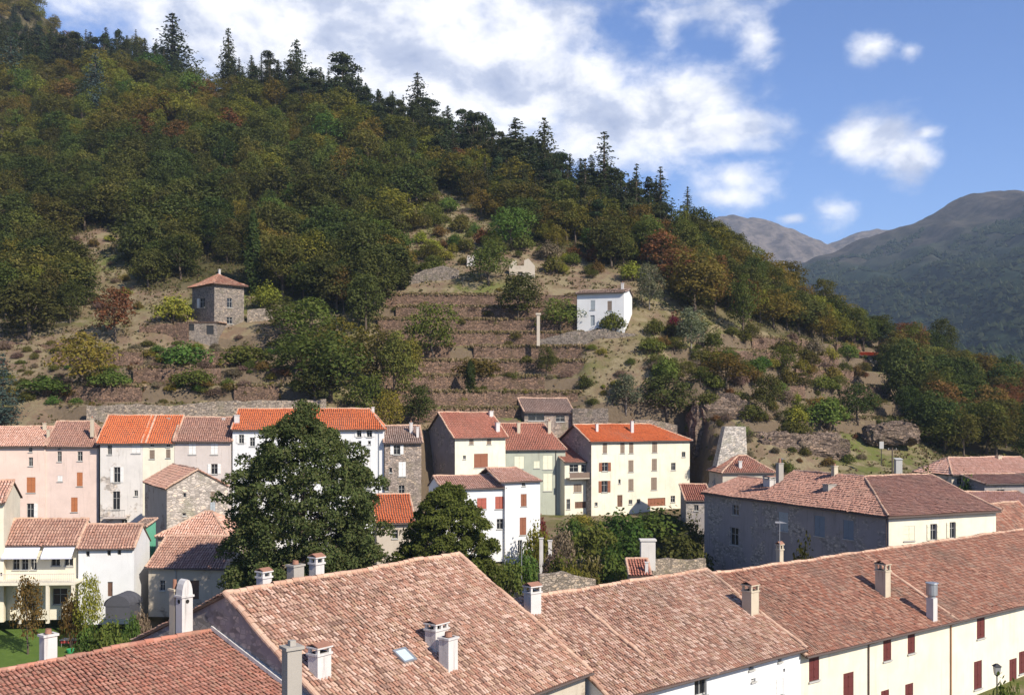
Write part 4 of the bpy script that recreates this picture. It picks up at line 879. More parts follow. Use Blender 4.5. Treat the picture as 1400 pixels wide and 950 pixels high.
r = H('village_house', 'long four storey cream house under a bright orange roof above the garden', 'house', eave(808.5, 603, 172, 943, 181), 10.5, 2.7, 12, 'w_cream', 't_orange', group=gc, side='w_dark', hip=(0, 5), vo=.5,
  front=[(827, 612, 6, 15, 'c', 'sh_taupe'), (851, 612, 6, 15, 'c', 'sh_taupe'), (863, 612, 6, 15, 'c', 'sh_taupe'), (895, 611, 7, 15, 'c', 'sh_taupe'), (934.6, 621, 5, 7, 'd'),
         (827, 638, 8, 12, 'o', 'sh_brown'), (862.6, 637, 7, 16, 'c', 'sh_taupe'), (894.6, 635, 7, 16, 'c', 'sh_taupe'), (920.6, 637.5, 6, 10, 'd'),
         (826.4, 665, 8, 16, 'o', 'sh_brown'), (847, 658, 3, 6, 'd'), (862.6, 662.6, 7, 16, 'c', 'sh_taupe'), (894, 661, 8, 17, 'c', 'sh_taupe'), (932.6, 664.6, 5, 6, 'd'),
         (847.5, 684.5, 7, 16, 'door', 'door'), (862, 686, 5, 6, 'd'), (873, 685, 5, 6, 'd'), (897.6, 686, 24, 11, 'garage', 'sh_brown'), (920, 682, 6, 9, 'd'), (815, 689, 4, 5, 'd')],
  chim=[(864, 591, 574, 6, 'front', 'flat', 'chim_w'), (816, 590, 578, 5, 'front', 'flat', 'chim_w')])
H('village_house', 'white house with rust red shutters on its lower wing by the round tree', 'house', eave(606, 668, 139, 690, 142), 7.5, 1.4, 9, 'w_white', 't_salmon', group=gc, rf=.6, ov=.35,
  front=[(630, 690, 10, 14, 'd'), (658.7, 688, 13, 15, 'c', 'sh_rust'), (683, 687, 12, 17, 'c', 'sh_rust'), (683.7, 716, 9, 14, 'd')])
H('village_house', 'tall white house block with brown shutters standing before the grey green house', 'house', eave(690.5, 658, 141.5, 738.5, 144), 8.5, 1.6, 8, 'w_white', 't_salmon', group=gc, hip=(0, 1.8), ov=.35, vo=.9,
  front=[(716, 662, 5, 5, 'd'), (716, 683.5, 8, 17, 'c', 'sh_brown'), (715, 719, 9, 24, 'c', 'sh_brown'), (711, 747, 6, 18, 'd')])
# small buildings around
H('stone_barn', 'little grey tiled barn with open dark front behind the village houses', 'barn', eave(717, 562, 181, 783, 183), 6, 2.3, 25, 'w_stone', 't_grey', ov=.5, rf=.75, front=[(733, 570, 22, 10, 'd'), (766, 572, 12, 9, 'd')])
H('small_house', 'lean-to with dull roof between the long cream house and the dark mansion', 'house', eave(938, 684, 152, 972, 152), 5, 2.0, 11, 'w_dark', 't_red', rf=.999, front=[(952, 694, 6, 8, 'd')], ov=.2)
H('small_house', 'red roofed little house peeping over the mansion roof', 'house', eave(988, 645, 156, 1058, 157), 6.5, 2.3, 13, 'w_tan', 't_rust', hip=(3.6, 3.2), ov=.3, chim=[(1012, 640, 629, 6, 'front', 'flat', 'chim_w')])
r = H('farmhouse', 'low house with long salmon roof at the right edge behind the mansion', 'house', eave(1301, 647, 148, 1420, 152), 8, 2.0, 12, 'w_tan', 't_salmon', hip=(2.5, 0), ov=.5, front=[(1312, 658, 7, 9, 'd'), (1335, 668, 6, 14, 'd')], chim=[(1366, 634, 622, 8, 'ridge', 'pot', 'chim_c', -.5)])
H('farmhouse', 'dark fronted annex below the salmon roof at the right edge', 'house', eave(1346, 661, 143, 1420, 145), 5, .9, 11, 'w_dark', 't_mid', rf=.999, front=[(1368, 676, 10, 14, 'd')])  # dark front: shade put into the wall colour
H('small_house', 'tile roofed shed with dark wall, right of the mansion', 'shed', eave(1352, 694, 126, 1430, 127), 6, 1.4, 10, 'w_dark', 't_salmon', rf=.999, ov=.3, front=[(1392, 704, 6, 9, 'd')])
H('small_house', 'low red roof tucked between the mansion and the cream terrace ridge', 'house', (P(1326, 745, 113), P(1440, 727, 122) * np.array((1, 1, 0)) + np.array((0, 0, P(1326, 745, 113)[2]))), 9, 3.6, 8, 'w_tan', 't_old', ov=.3, gutter=False)

# ------------------------------------------------------------------ buildings on the hill
cp = P(293, 386, 203)
th = R(45); u_ = np.array((math.cos(th), math.sin(th), 0)); E = (cp, cp + u_ * 6.6)
r = H('stone_tower', 'square rubble stone tower house with brown pyramid roof alone on the hillside', 'tower', E, 9.0, 2.2, 40, 's_tower', 't_old', hip=(3.25, 3.25), ov=.75, ridge_mat='t_old', gutter=False,
  front=[(314, 389.5, 5, 5, 'd'), (314, 414, 7, 13, 'd'), (314, 438, 8, 9, 'd')], left=[(276.5, 414, 7, 13, 'l', 'sh_white')], chim=[(300, 372, 368, 4, 'front', 'flat', 'chim_w')])
H('stone_annex', 'flat topped stone cellar with two dark openings at the foot of the tower', 'annex', (P(254, 441, 199), P(297, 441, 199)), 6, .25, 40, 's_tower', 't_grey', rf=.999, ov=.15, gutter=False, tw=.4,
  front=[(260, 447.5, 11, 9, 'door', 'iron'), (287, 451, 10, 12, 'door', 'iron')])  # near-black panels paint the darkness inside the two openings
cp = P(853, 399, 203); E = (P(789, 401, 206) * np.array((1, 1, 0)) + np.array((0, 0, cp[2])), cp)
r = H('hill_house', 'small white house with flat grey roof and dark eave alone on the hill', 'house', E, 8.0, 1.0, 44, 'w_white', 't_grey', ov=.5, vo=.25, rf=.6, ridge_mat='t_grey',
  front=[(810.5, 417, 6, 13, 'c', 'sh_grey'), (833.5, 418, 6, 13, 'c', 'sh_taupe'), (810, 438, 6, 14, 'door', 'sh_grey')], chim=[(851, 394, 386, 5, 'ridge', 'flat', 'chim_w', -.3)])
H('hill_house', 'far little white house with thin red roof among dark trees on the right', 'house', eave(1176, 486, 244, 1216, 246), 6, 1.1, 38, 'w_tan', 't_orange', rf=.999, ov=.6, front=[(1185, 491, 6, 6, 'd'), (1196, 491, 5, 5, 'd')])
mb = MB(); p = P(1221, 499, 243); mb.box(p + (0, 0, 1.2), (.9, 1.2, 1.8)); mb.box(p + (0, 0, 3.02), (1.0, 1.3, .08)); tag(mb.build('white_hut', M['w_white']), 'tiny white hut at the end of the far red roofed house', 'hut')
# ------------------------------------------------------------------ walls: dry-stone terraces and garden walls
ords = ['lowest', 'second', 'third', 'fourth', 'fifth', 'sixth', 'seventh', 'eighth', 'ninth']
def wall_along(path, hts, thick=0.5, lumps=0.14, seg=0.8, seed=0, sink=0.8):
    """path: points on the foot line (front face), hts: heights above"""
    mb = MB(); pts = [np.array(p, float) for p in path]
    d = np.concatenate(([0], np.cumsum([np.linalg.norm((b - a)[:2]) for a, b in zip(pts, pts[1:])])))
    n = max(2, int(d[-1] / seg)); s = np.linspace(0, d[-1], n + 1)
    X = np.stack([np.interp(s, d, [p[i] for p in pts]) for i in range(3)], 1); Hh = np.interp(s, d, hts)
    Hh = Hh + (vnoise(s / 1.3, s * 0 + seed, 4) - .5) * 2 * lumps + (vnoise(s / 7, s * 0 + seed, 9) - .5) * 3 * lumps
    t = np.gradient(X[:, :2], axis=0); t /= np.linalg.norm(t, axis=1)[:, None]; nb = np.stack((-t[:, 1], t[:, 0], 0 * s), 1); nb[nb[:, 1] < 0] *= -1
    up = np.array((0, 0, 1.0)); k = 4; V = []
    for j in range(k + 1): V.append(X + nb * (j / k * .12 + (vnoise(s * 2.1, s * 0 + j * 7.7, seed) - .5)[:, None] * .12) + up * (Hh * j / k - (sink if j == 0 else 0))[:, None])
    V.append(X + nb * (thick + .12) + up * Hh[:, None]); V.append(X + nb * (thick + .12) - up * sink)
    V = np.stack(V); r_, m_ = V.shape[:2]; i = np.arange(r_ - 1)[:, None] * m_ + np.arange(m_ - 1)[None, :]
    mb.bulk(V.reshape(-1, 3), np.stack((i, i + 1, i + m_ + 1, i + m_), -1).reshape(-1, 4))
    for e in (0, m_ - 1): mb.poly([V[j, e] for j in range(r_)])
    return mb
EDGE = []
PLACE = {0: 'on the central terraces', 1: 'on the slope under the stone tower', 2: 'on the right hand slope'}
for zi, (x0, x1, y0, y1, h) in enumerate(ZONES):
    Xs = np.arange((x0 - HX) / F * 215, (x1 - HX) / F * 215, 1.5); Ys = np.arange(165, 262, 0.25)
    Z0 = ground0(*np.meshgrid(Xs, Ys, indexing='ij')); runs = {}
    for k in range(8, 26):
        lev = h * (k + FR); seg = []
        for i, X in enumerate(Xs):
            j = np.argmax(Z0[i] > lev); ok = False
            if j > 0:
                Y = Ys[j]; px, py = HX + X / Y * F, HY - (lev - EYE) / Y * F; ok = zone_w(px, py, ZONES[zi]) > .55 and vnoise(np.array(X / 9 + 50), np.array(k * 3.3), 6) > (.2, .62, .5)[zi]
            if ok: seg.append((X, Y - .1, h * k + .16 * h))
            if (not ok or i == len(Xs) - 1) and seg:
                if len(seg) >= 5: runs.setdefault(k, []).append(seg)
                seg = []
    for oi, k in enumerate(sorted(runs)):
        for si, seg in enumerate(sorted(runs[k], key=lambda s: s[0][0])):
            hh = [h * .84 - .1 + ((.25) if zi == 0 else 0)] * len(seg)
            EDGE.extend((p[0], p[1], p[2] + hh[0], zi) for p in seg)
            where = '' if len(runs[k]) == 1 else ('left piece of the ' if si == 0 else 'right piece of the ' if si == len(runs[k]) - 1 else 'middle piece of the ')
            if where.startswith('middle') and len(runs[k]) > 3: where = 'middle piece %s from the left of the ' % ords[si]
            lab = '%s%s dry stone terrace wall %s' % (where, ords[min(oi, 8)] + (' topmost' if oi == len(runs) - 1 and oi else ''), PLACE[zi])
            tag(wall_along(seg, hh, .45, .12, seed=k + zi * 31 + si).build('terrace_wall', M['s_wall']), lab, 'wall', 'dry stone terrace walls ' + PLACE[zi])
def pwall(label, pts, ht, mat='s_pale', name='stone_wall', thick=.5, lumps=.15, seed=0):
    """pts: photo pixel of the TOP edge with depth"""
    q = [P(*p) for p in pts]; hs = ht if hasattr(ht, '__len__') else [ht] * len(q)
    o = wall_along([a - (0, 0, b) for a, b in zip(q, hs)], hs, thick, lumps, .6, seed, 4.0).build(name, M[mat]); return tag(o, label, 'wall')
pwall('long pale dry stone wall right behind the left roofs', [(118, 556, 164), (250, 552, 165), (330, 549, 166), (446, 545, 169)], 4.2, 's_pale', seed=1)
pwall('grey ruined garden wall high above the central terraces', [(556, 378, 222), (580, 372, 223), (605, 366, 224), (628, 368, 225)], [3.6, 4, 4.4, 4], 's_grey', seed=2, lumps=.35)
pwall('grey retaining wall holding the yard of the white hill house', [(735, 464, 200), (775, 455, 200), (830, 450, 201), (884, 462, 203)], [3.5, 4, 4.6, 3.2], 's_grey', seed=3)
pwall('low curved stone wall behind the orange roof of the long cream house', [(868, 573, 186), (900, 574, 186), (926, 579, 186)], [2.2, 2.2, .8], 's_pale', seed=5)
pwall('pale garden wall beside the stone gatepost below the hedge', [(893, 764, 124), (930, 762, 126), (966, 762, 128)], 3.2, 's_pale', seed=8)
pwall('low pale wall along the front of the wild garden', [(738, 786, 105), (785, 784, 106), (815, 788, 107)], 2.0, 's_pale', seed=9, lumps=.25)
pwall('short pale stone wall running right from the stone tower', [(338, 425, 207), (370, 422, 208), (405, 423, 210)], 2.4, 's_pale', seed=10)
pwall('grey stone wall stepping down left of the stone tower', [(190, 449, 199), (225, 447, 199), (256, 443, 198)], 2.6, 's_wall', seed=11, lumps=.4)
pwall('long terrace edge wall left below the bushes', [(0, 466, 196), (60, 470, 195), (110, 466, 196)], 2.2, 's_wall', seed=12)
pwall('short wall on the bare slope at the far left', [(60, 443, 205), (130, 438, 206)], 1.6, 's_pale', seed=13)
pwall('small stone wall beside the grey tiled barn', [(783, 560, 182), (832, 560, 183)], 3, 's_grey', seed=14)
pwall('thin pale wall among the far trees on the right', [(1283, 505, 236), (1310, 506, 236)], 3.2, 's_pale', seed=15)
pwall('yellowish field wall left of the salmon roofed farmhouse', [(1258, 637, 162), (1310, 636, 163)], 1.6, 's_pale', seed=16)
def rock(label, x, y, Y, rad, seed, name='rock_outcrop', pw=.55):
    """blocky lump of rock, broken into ledges"""
    c = P(x, y, Y); n, m = 64, 36; th = np.linspace(0, 2 * math.pi, n, endpoint=False); ph = np.linspace(-math.pi / 2, math.pi / 2, m); T, Q = np.meshgrid(th, ph)
    sp = lambda v: np.sign(v) * np.abs(v) ** pw
    d = np.stack((sp(np.cos(T)) * sp(np.cos(Q)), sp(np.sin(T)) * sp(np.cos(Q)), sp(np.sin(Q))), -1)
    a, b_ = T * 3 + seed * 7, Q * 4
    k = 1 + .5 * fbm(np.cos(T) * 2 + seed, np.sin(T) * 2 + Q * 2.2, seed, 4) + .12 * fbm(np.cos(T) * 9 + Q * 7, np.sin(T) * 9 + seed, seed + 3, 3) * 2
    V = (c + d * np.array(rad) * k[..., None]); V[..., 2] += .35 * np.round(fbm(V[..., 0] / 2.5, V[..., 1] / 2.5, seed) * 4)
    i = np.arange(m - 1)[:, None] * n; j = np.arange(n)[None, :]; j2 = (j + 1) % n
    mb = MB(); mb.bulk(V.reshape(-1, 3), np.stack((i + j, i + j2, i + n + j2, i + n + j), -1).reshape(-1, 4)); return tag(mb.build(name, M['s_rock']), label, 'rock')
rock('high brown rock bastion above the pale buttress', 982, 598, 188, (5.3, 4.5, 7.0), 4, 'rock_bastion', .45)
rock('broken brown rock ledge above the left half of the mansion roof', 1062, 612, 180, (4.6, 3, 2.6), 6)
rock('long low rock ledge above the middle of the mansion roof', 1118, 610, 180, (5.2, 3, 2.2), 9)
rock('brown rock bank beneath the dark trees on the right', 1216, 594, 187, (4.6, 3, 1.9), 12)
# leaning pale buttress
mb = MB(); b = P(996, 668, 160); t_ = P(1004, 583, 162); 
mb.add([b + (-3.4, -1, -3), b + (3, -1.5, -3), b + (3, 3, -3), b + (-3.4, 3, -3), t_ + (-1.6, -.6, 0), t_ + (1.6, -.9, 0), t_ + (1.6, 2, 0), t_ + (-1.6, 2, 0)],
       [(0, 1, 5, 4), (1, 2, 6, 5), (2, 3, 7, 6), (3, 0, 4, 7), (4, 5, 6, 7)])
tag(mb.build('buttress', stone('pale_buttress_stone', (.46, .41, .35), 2.6, .85)), 'tall pale stone buttress tapering upwards beside the brown bastion', 'buttress')
# ruin with arched doorway
c = P(715, 382, 226); pl = Plane(c - (3, 0, 0), (1, 0), (0, -1)); mb = MB()
wall_plane(mb, pl, 5.6, c[2] - 1.5, c[2] + 3.0, [(1.9, 2.9, c[2] - 1.4, c[2] + 1.7)], .5)
mb.prism([pl.at(0, c[2] + 3), pl.at(1.6, c[2] + 3), pl.at(1.5, c[2] + 4.3), pl.at(.8, c[2] + 3.9)], (0, .5, 0)); mb.prism([pl.at(3.2, c[2] + 3), pl.at(5.6, c[2] + 3), pl.at(5.2, c[2] + 3.5), pl.at(4.2, c[2] + 4.6), pl.at(3.3, c[2] + 4.2)], (0, .5, 0))
mb.box(pl.at(2.8, c[2] + .7, -.52), (2.8, .02, 2.2)); mb.box(pl.at(5.4, c[2] + .5, -1.8), (.25, 1.5, 2.0))
tag(mb.build('ruined_hut', M['w_tan']), 'pale roofless ruin with dark doorway above the terraces', 'ruin')
c = P(644, 366, 232); mb = MB(); mb.box(c + (0, 0, .6), (1.0, .5, 2.1), taper=.85); tag(mb.build('ruined_pillar', M['w_gable']), 'pale stub of masonry standing among dark bushes left of the ruin', 'ruin')
# pillar, gatepost, poles
c = P(736, 470, 197); mb = MB(); mb.box(c + (0, 0, 2.6), (.30, .3, 3.0)); mb.box(c + (0, 0, 5.7), (.5, .45, .18)); tag(mb.build('stone_pillar', M['w_tan']), 'slender pale pillar with capstone left of the white hill house', 'pillar')
c = P(885.5, 770, 122); mb = MB(); mb.box(c + (0, 0, 1.0), (.85, .6, 1.75)); mb.box(c + (0, 0, 2.82), (.98, .72, .09)); tag(mb.build('gatepost', M['w_greyw']), 'square pale stone gatepost in front of the garden hedge', 'gatepost')
c = P(1220, 650, 160); po = thing('utility_pole', 'dark utility pole standing on the slope behind the mansion roof', 'pole', c - (0, 0, 2))
mb = MB(); mb.tube([c - (0, 0, 2), c + (0, 0, 4.4)], [.14, .1], 8); mb.build('pole', M['bark'], po); mb = MB(); mb.box(c + (0, 0, 4.0), (.8, .06, .07)); mb.build('crossarm', M['bark'], po)
mb = MB()
for s in (-.6, 0, .6): mb.tube([c + (s, 0, 4.05), c + (s, 0, 4.3)], .05, 6)
mb.build('insulator', M['frame_w'], po)
c = P(1205, 612, 172); st = thing('sign_board', 'small white board on a post above the mansion roof', 'sign', c - (0, 0, 3)); mb = MB(); mb.tube([c - (0, 0, 3), c + (0, 0, .9)], .06, 6); mb.build('post', M['iron'], st); mb = MB(); mb.box(c + (0, -.08, .45), (.36, .04, .6)); mb.build('board', M['frame_w'], st)
c = P(1228, 636, 163); mb = MB(); mb.box(c + (0, 0, -.2), (.5, .45, 1.1)); mb.prism([c + (-.6, -.55, .9), c + (.6, -.55, .9), c + (.6, .55, 1.1), c + (-.6, .55, 1.1)], (0, 0, .08)); tag(mb.build('white_hut', M['frame_w']), 'small white meter hut beside the utility pole', 'hut')
c = P(713, 796, 118); mb = MB(); mb.tube([c - (0, 0, .5), c + (0, 0, 4.6)], [.07, .05], 6); tag(mb.build('pole', M['zinc']), 'thin grey pole in the wild garden before the white block', 'pole')
for (x, y, h_, l) in ((740, 758, 2.1, 'left one of the two white gateposts beside the white block'), (752, 757, 1.7, 'right one of the two white gateposts beside the white block')):
    c = P(x, y, 133); mb = MB(); mb.box(c + (0, 0, h_ / 2 - 1.6), (.24, .24, h_ / 2 + 1.6)); mb.box(c + (0, 0, h_ + .04), (.32, .32, .05)); tag(mb.build('gatepost', M['chim_w']), l, 'gatepost', 'white gateposts')
# brick outhouse with a stubby chimney just behind the pink roofs
H('small_house', 'little lean-to with red roof and white chimney at the foot of the garden wall', 'shed', eave(862, 786, 112, 888, 112), 3, 1.3, 8, 'w_tan', 't_red', rf=.999, ov=.2, gutter=False, chim=[(884, 783, 766, 6, 'front', 'flat', 'chim_w')])
# lawn, garden chair, table and washing tub
def patch(name, px, mat, dz, kind='structure', lab=None):
    pts = [hit(x, y, 60) for x, y in px]; c = np.mean(pts, 0); mb = MB(); n = 22
    poly = [(p[0], p[1]) for p in pts]; xs = np.linspace(min(p[0] for p in poly), max(p[0] for p in poly), 60); ysl = np.linspace(min(p[1] for p in poly), max(p[1] for p in poly), 60)
    V, Q = grid(xs, ysl, lambda a, b: ground(a, b) + dz); cen = V[Q].mean(1); k = in_poly(cen[:, 0], cen[:, 1], poly)
    mb.bulk(V, Q[k]); return tag(mb.build(name, mat, smooth=True), kind=kind)
def green_mat():
    m, t = new_mat('lawn'); p = pos(t); finish(t, t.mix(t.noise(p, 1.2, 6, .7), (.055, .095, .018), (.12, .18, .04)), 1.0, t.noise(p, 14, 3), .6, .1, .05); return m
M['lawn'] = green_mat()
patch('lawn', [(-60, 850), (178, 843), (178, 930), (-60, 930)], M['lawn'], .05)
c = hit(96, 884, 60); gt = thing('garden_table', 'small garden table with red cloth and white top standing on the lawn', 'table', c); mb = MB(); mb.box(c + (0, 0, .74), (.9, .5, .03)); mb.build('table_top', M['frame_w'], gt)
mb = MB(); mb.box(c + (0, 0, .56), (.86, .46, .15)); mb.build('tablecloth', plain('red_cloth', (.40, .06, .05), .8), gt)
for sx in (-.75, .75):
    for sy in (-.38, .38): mb = MB(); mb.tube([c + (sx, sy, 0), c + (sx, sy, .7)], .03, 6); mb.build('leg', M['zinc'], gt)
c = hit(97, 893, 60); mb = MB(); mb.tube([c, c + (0, 0, .1), c + (0, 0, .42), c + (0, 0, .44)], [.34, .38, .46, .40], 14); tag(mb.build('garden_tub', plain('green_plastic', (.04, .30, .12), .5)), 'green plastic tub on the lawn before the red cloth table', 'tub')
# ------------------------------------------------------------------ trees and bushes
def unit(v): return v / (np.linalg.norm(v, axis=-1, keepdims=True) + 1e-9)
def leaf_quads(mb, g, cen, nor, size, asp=0.62, m=0):
    """one small bent quad per leaf clump"""
    n = len(cen); r = unit(g.normal(size=(n, 3))); t = unit(np.cross(nor, r)); b = np.cross(nor, t)
    s = (size * g.uniform(.6, 1.35, n))[:, None]
    V = np.stack((cen - t * s * .5, cen + b * s * asp * .5 + nor * s * .10, cen + t * s * .5, cen - b * s * asp * .5 - nor * s * .06), 1)
    mb.bulk(V.reshape(-1, 3), np.arange(n * 4).reshape(-1, 4), m)
def lobes_leaves(mb, g, L, per, size, squash=.8, jit=.42, up=.25):
    per = per * 1.35; size = size * .86
    """L: rows of x, y, z, radius: leaves through each lobe's outer volume"""
    L = np.asarray(L, float); w = L[:, 3] ** 2; cnt = np.maximum(8, (per * w / w.mean()).astype(int)); idx = np.repeat(np.arange(len(L)), cnt)
    d = unit(g.normal(size=(len(idx), 3))); d[:, 2] = np.where(d[:, 2] < -.55, -d[:, 2], d[:, 2]); rad = L[idx, 3] * g.uniform(.45, 1.08, len(idx)) ** .7
    bump = 1 + .22 * np.sin(d[:, 0] * 5 + idx) * np.cos(d[:, 1] * 6 + idx * 2.1)
    cen = L[idx, :3] + d * (rad * bump)[:, None] * (1, 1, squash)
    nor = unit(d + g.normal(size=d.shape) * jit + (0, 0, up))
    leaf_quads(mb, g, cen, nor, size)
def limb_mesh(g, H, R, top, n=6, r0=None):
    mb = MB(); r0 = r0 or H * .022
    bend = g.normal(size=2) * H * .02
    mb.tube([(0, 0, -H * .08), (0, 0, H * .12), (bend[0], bend[1], H * .35), (bend[0] * .6, bend[1] * 1.4, H * top)], [r0 * 1.35, r0, r0 * .75, r0 * .25], 7)
    for i in range(n):
        a = 2 * math.pi * (i + g.uniform(-.3, .3)) / n; z0 = H * g.uniform(.2, .5); q = R * g.uniform(.45, .75)
        mb.tube([(bend[0] * .8, bend[1] * .8, z0), (math.cos(a) * q * .5, math.sin(a) * q * .5, z0 + H * .12), (math.cos(a) * q, math.sin(a) * q, z0 + H * .24)], [r0 * .5, r0 * .3, r0 * .1], 5)
    return mb
def broad(seed, H=10., R=4.2, nl=16, per=120, size=.5, low=.22, squash=.8, lr=(.3, .5), trunk=True):
    g = np.random.default_rng(seed); mb = MB(); L = []
    for i in range(nl):
        a = 2.4 * i + g.uniform(-.5, .5); f = (i + .5) / nl; z = H * (low + .12) + (H * (.86 - low)) * f ** .9; prof = math.sin(math.pi * min(1, .25 + .68 * f)) ** .75
        q = R * .72 * prof * g.uniform(.55, 1.05); L.append((math.cos(a) * q, math.sin(a) * q, z * g.uniform(.93, 1.05), R * g.uniform(*lr) * (.75 + .35 * prof)))
    L.append((0, 0, H * .55, R * .55)); lobes_leaves(mb, g, L, per, size, squash)
    return mb, limb_mesh(g, H, R, .75)
def shrub(seed, H=3., R=2.4, nl=11, per=90, size=.34):
    g = np.random.default_rng(seed); mb = MB(); L = [(0, 0, H * .45, R * .6)]
    for i in range(nl):
        a = 2.4 * i + g.uniform(-.4, .4); q = R * .72 * math.sqrt((i + .5) / nl); L.append((math.cos(a) * q, math.sin(a) * q, H * (.62 - .38 * (q / R)) * g.uniform(.75, 1.15), R * g.uniform(.26, .42)))
    lobes_leaves(mb, g, L, per, size, H / R * .9)
    t = MB(); 
    for i in range(5): a = g.uniform(0, 6.28); t.tube([(0, 0, -.4), (math.cos(a) * R * .25, math.sin(a) * R * .25, H * .3), (math.cos(a) * R * .5, math.sin(a) * R * .5, H * .6)], [.09, .06, .02], 5)
    return mb, t
def fir(seed, H=14., R=3.3, wh=22, bare=.10, droop=.25, dens=11, size=.62, ragged=.3, power=.85):
    g = np.random.default_rng(seed); mb = MB(); tr = MB(); tr.tube([(0, 0, -H * .06), (0, 0, H * .5), (0, 0, H * .985)], [H * .017, H * .011, H * .002], 7)
    cen = []; nor = []
    for i in range(wh):
        f = (i + g.uniform(-.3, .3)) / wh; z = H * (bare + (1 - bare) * max(0, f)); ln = R * (1 - max(0, f)) ** power * (1 if f > .08 else .7) + H * .008
        nb = max(4, int(8 * (1 - f) + 3))
        for k in range(nb):
            a = 2 * math.pi * (k + g.uniform(0, .8)) / nb + i; q = ln * g.uniform(1 - ragged, 1.1); m_ = max(3, int(dens * q / R) + 2); s = (np.arange(m_) + g.uniform(.2, .9)) / m_
            rr = q * s; zz = z - droop * q * s ** 1.6 + q * .14 * np.maximum(0, s - .75) * 2
            wob = g.normal(size=(m_, 2)) * .16 * q * (1 - s * .4)[:, None]
            cen.append(np.stack((math.cos(a) * rr + wob[:, 0], math.sin(a) * rr + wob[:, 1], zz + g.normal(size=m_) * .12), 1))
            nor.append(np.stack((math.cos(a) * .5 + g.normal(size=m_) * .5, math.sin(a) * .5 + g.normal(size=m_) * .5, g.uniform(.2, 1.0, m_)), 1))
            if k % 2 == 0 and f < .8: tr.tube([(0, 0, z), (math.cos(a) * q * .6, math.sin(a) * q * .6, z - droop * q * .35)], [H * .004, H * .0012], 4, cap=False)
    cen = np.concatenate(cen); leaf_quads(mb, g, cen, unit(np.concatenate(nor)), size, .5)
    return mb, tr
def pine(seed, H=12., R=3.4):
    g = np.random.default_rng(seed); mb = MB(); L = []
    for i in range(26):
        f = g.uniform(0, 1); a = g.uniform(0, 6.28); q = R * g.uniform(.1, .85) * (1 - .62 * f); L.append((math.cos(a) * q, math.sin(a) * q, H * (.2 + .74 * f), R * g.uniform(.24, .40)))
    L.append((0, 0, H * .95, R * .25)); lobes_leaves(mb, g, L, 85, .46, .6, .7, .4)
    return mb, limb_mesh(g, H, R, .95, 9, H * .018)
def cypress(seed, H=12., R=1.15):
    g = np.random.default_rng(seed); mb = MB(); n = 2600; f = g.uniform(0, 1, n) ** .85; a = g.uniform(0, 6.28, n)
    pr = R * np.minimum(1, np.sin(np.pi * (.12 + .86 * f)) * 1.15) * (.86 + .2 * np.sin(a * 3 + f * 9)) * g.uniform(.55, 1.08, n)
    d = np.stack((np.cos(a), np.sin(a), .5 + 0 * a), 1); cen = np.stack((np.cos(a) * pr, np.sin(a) * pr, H * (.03 + .97 * f)), 1)
    leaf_quads(mb, g, cen, unit(d + g.normal(size=d.shape) * .4), .42, .5); t = MB(); t.tube([(0, 0, -.8), (0, 0, H * .8)], [.2, .04], 6); return mb, t
KINDS = {}
def kind(key, name, cat, leaf, makers, H, R, bark='bark'):
    vs = []
    for mk in makers:
        c, t = mk; z0 = np.zeros(3); vs.append((c.mesh('crown', M[leaf], z0), t.mesh('trunk', M[bark], z0, True)))
    KINDS[key] = (name, cat, vs, H, R)
kind('holm', 'holm_oak', 'tree', 'l_holm', [broad(s, 10, 4.4, 17, 150, .5, .12) for s in (1, 2, 3, 4)], 10, 4.4)
kind('oak', 'oak_tree', 'tree', 'l_oak', [broad(s, 10, 4.2, 15, 130, .5, .18) for s in (5, 6, 7, 8)], 10, 4.2)
kind('chest', 'chestnut_tree', 'tree', 'l_chest', [broad(s, 10, 4.3, 15, 125, .5, .16) for s in (9, 10, 11)], 10, 4.3)
kind('russet', 'autumn_tree', 'tree', 'l_russet', [broad(s, 9, 4.0, 14, 110, .5, .18) for s in (12, 13, 14)], 9, 4.0)
kind('green', 'leafy_tree', 'tree', 'l_green', [broad(s, 8, 3.8, 15, 130, .42, .14) for s in (15, 16, 17)], 8, 3.8)
kind('yellow', 'yellow_tree', 'tree', 'l_yellow', [broad(s, 7, 3.6, 14, 120, .4, .14) for s in (18, 19)], 7, 3.6)
kind('olive', 'olive_tree', 'tree', 'l_olive', [broad(s, 6, 3.0, 14, 120, .34, .16) for s in (20, 21)], 6, 3.0, 'bark_pale')
kind('fir', 'fir_tree', 'tree', 'l_fir', [fir(22, 14, 3.6, 26, .08, .25, 26, .46, .35, .75), fir(23, 14, 3.4, 24, .14, .3, 24, .46, .5, .7), fir(24, 14, 4.0, 24, .06, .15, 27, .48, .35, .8), fir(25, 14, 3.5, 22, .16, .2, 25, .46, .55, .65)], 14, 3.6)
kind('cedarblue', 'blue_cedar', 'tree', 'l_blue', [fir(26, 14, 4.6, 24, .04, .12, 28, .46, .3, .8)], 14, 4.6)
kind('spire', 'spire_fir', 'tree', 'l_fir', [fir(27, 16, 2.9, 30, .03, .2, 18, .4, .5, .9), fir(28, 16, 3.3, 28, .03, .16, 18, .42, .5, .85)], 16, 2.9)
kind('pine', 'pine_tree', 'tree', 'l_fir', [pine(29), pine(30), pine(31), pine(35)], 12, 3.4)
kind('cypress', 'cypress', 'tree', 'l_holm', [cypress(32)], 12, 1.15)
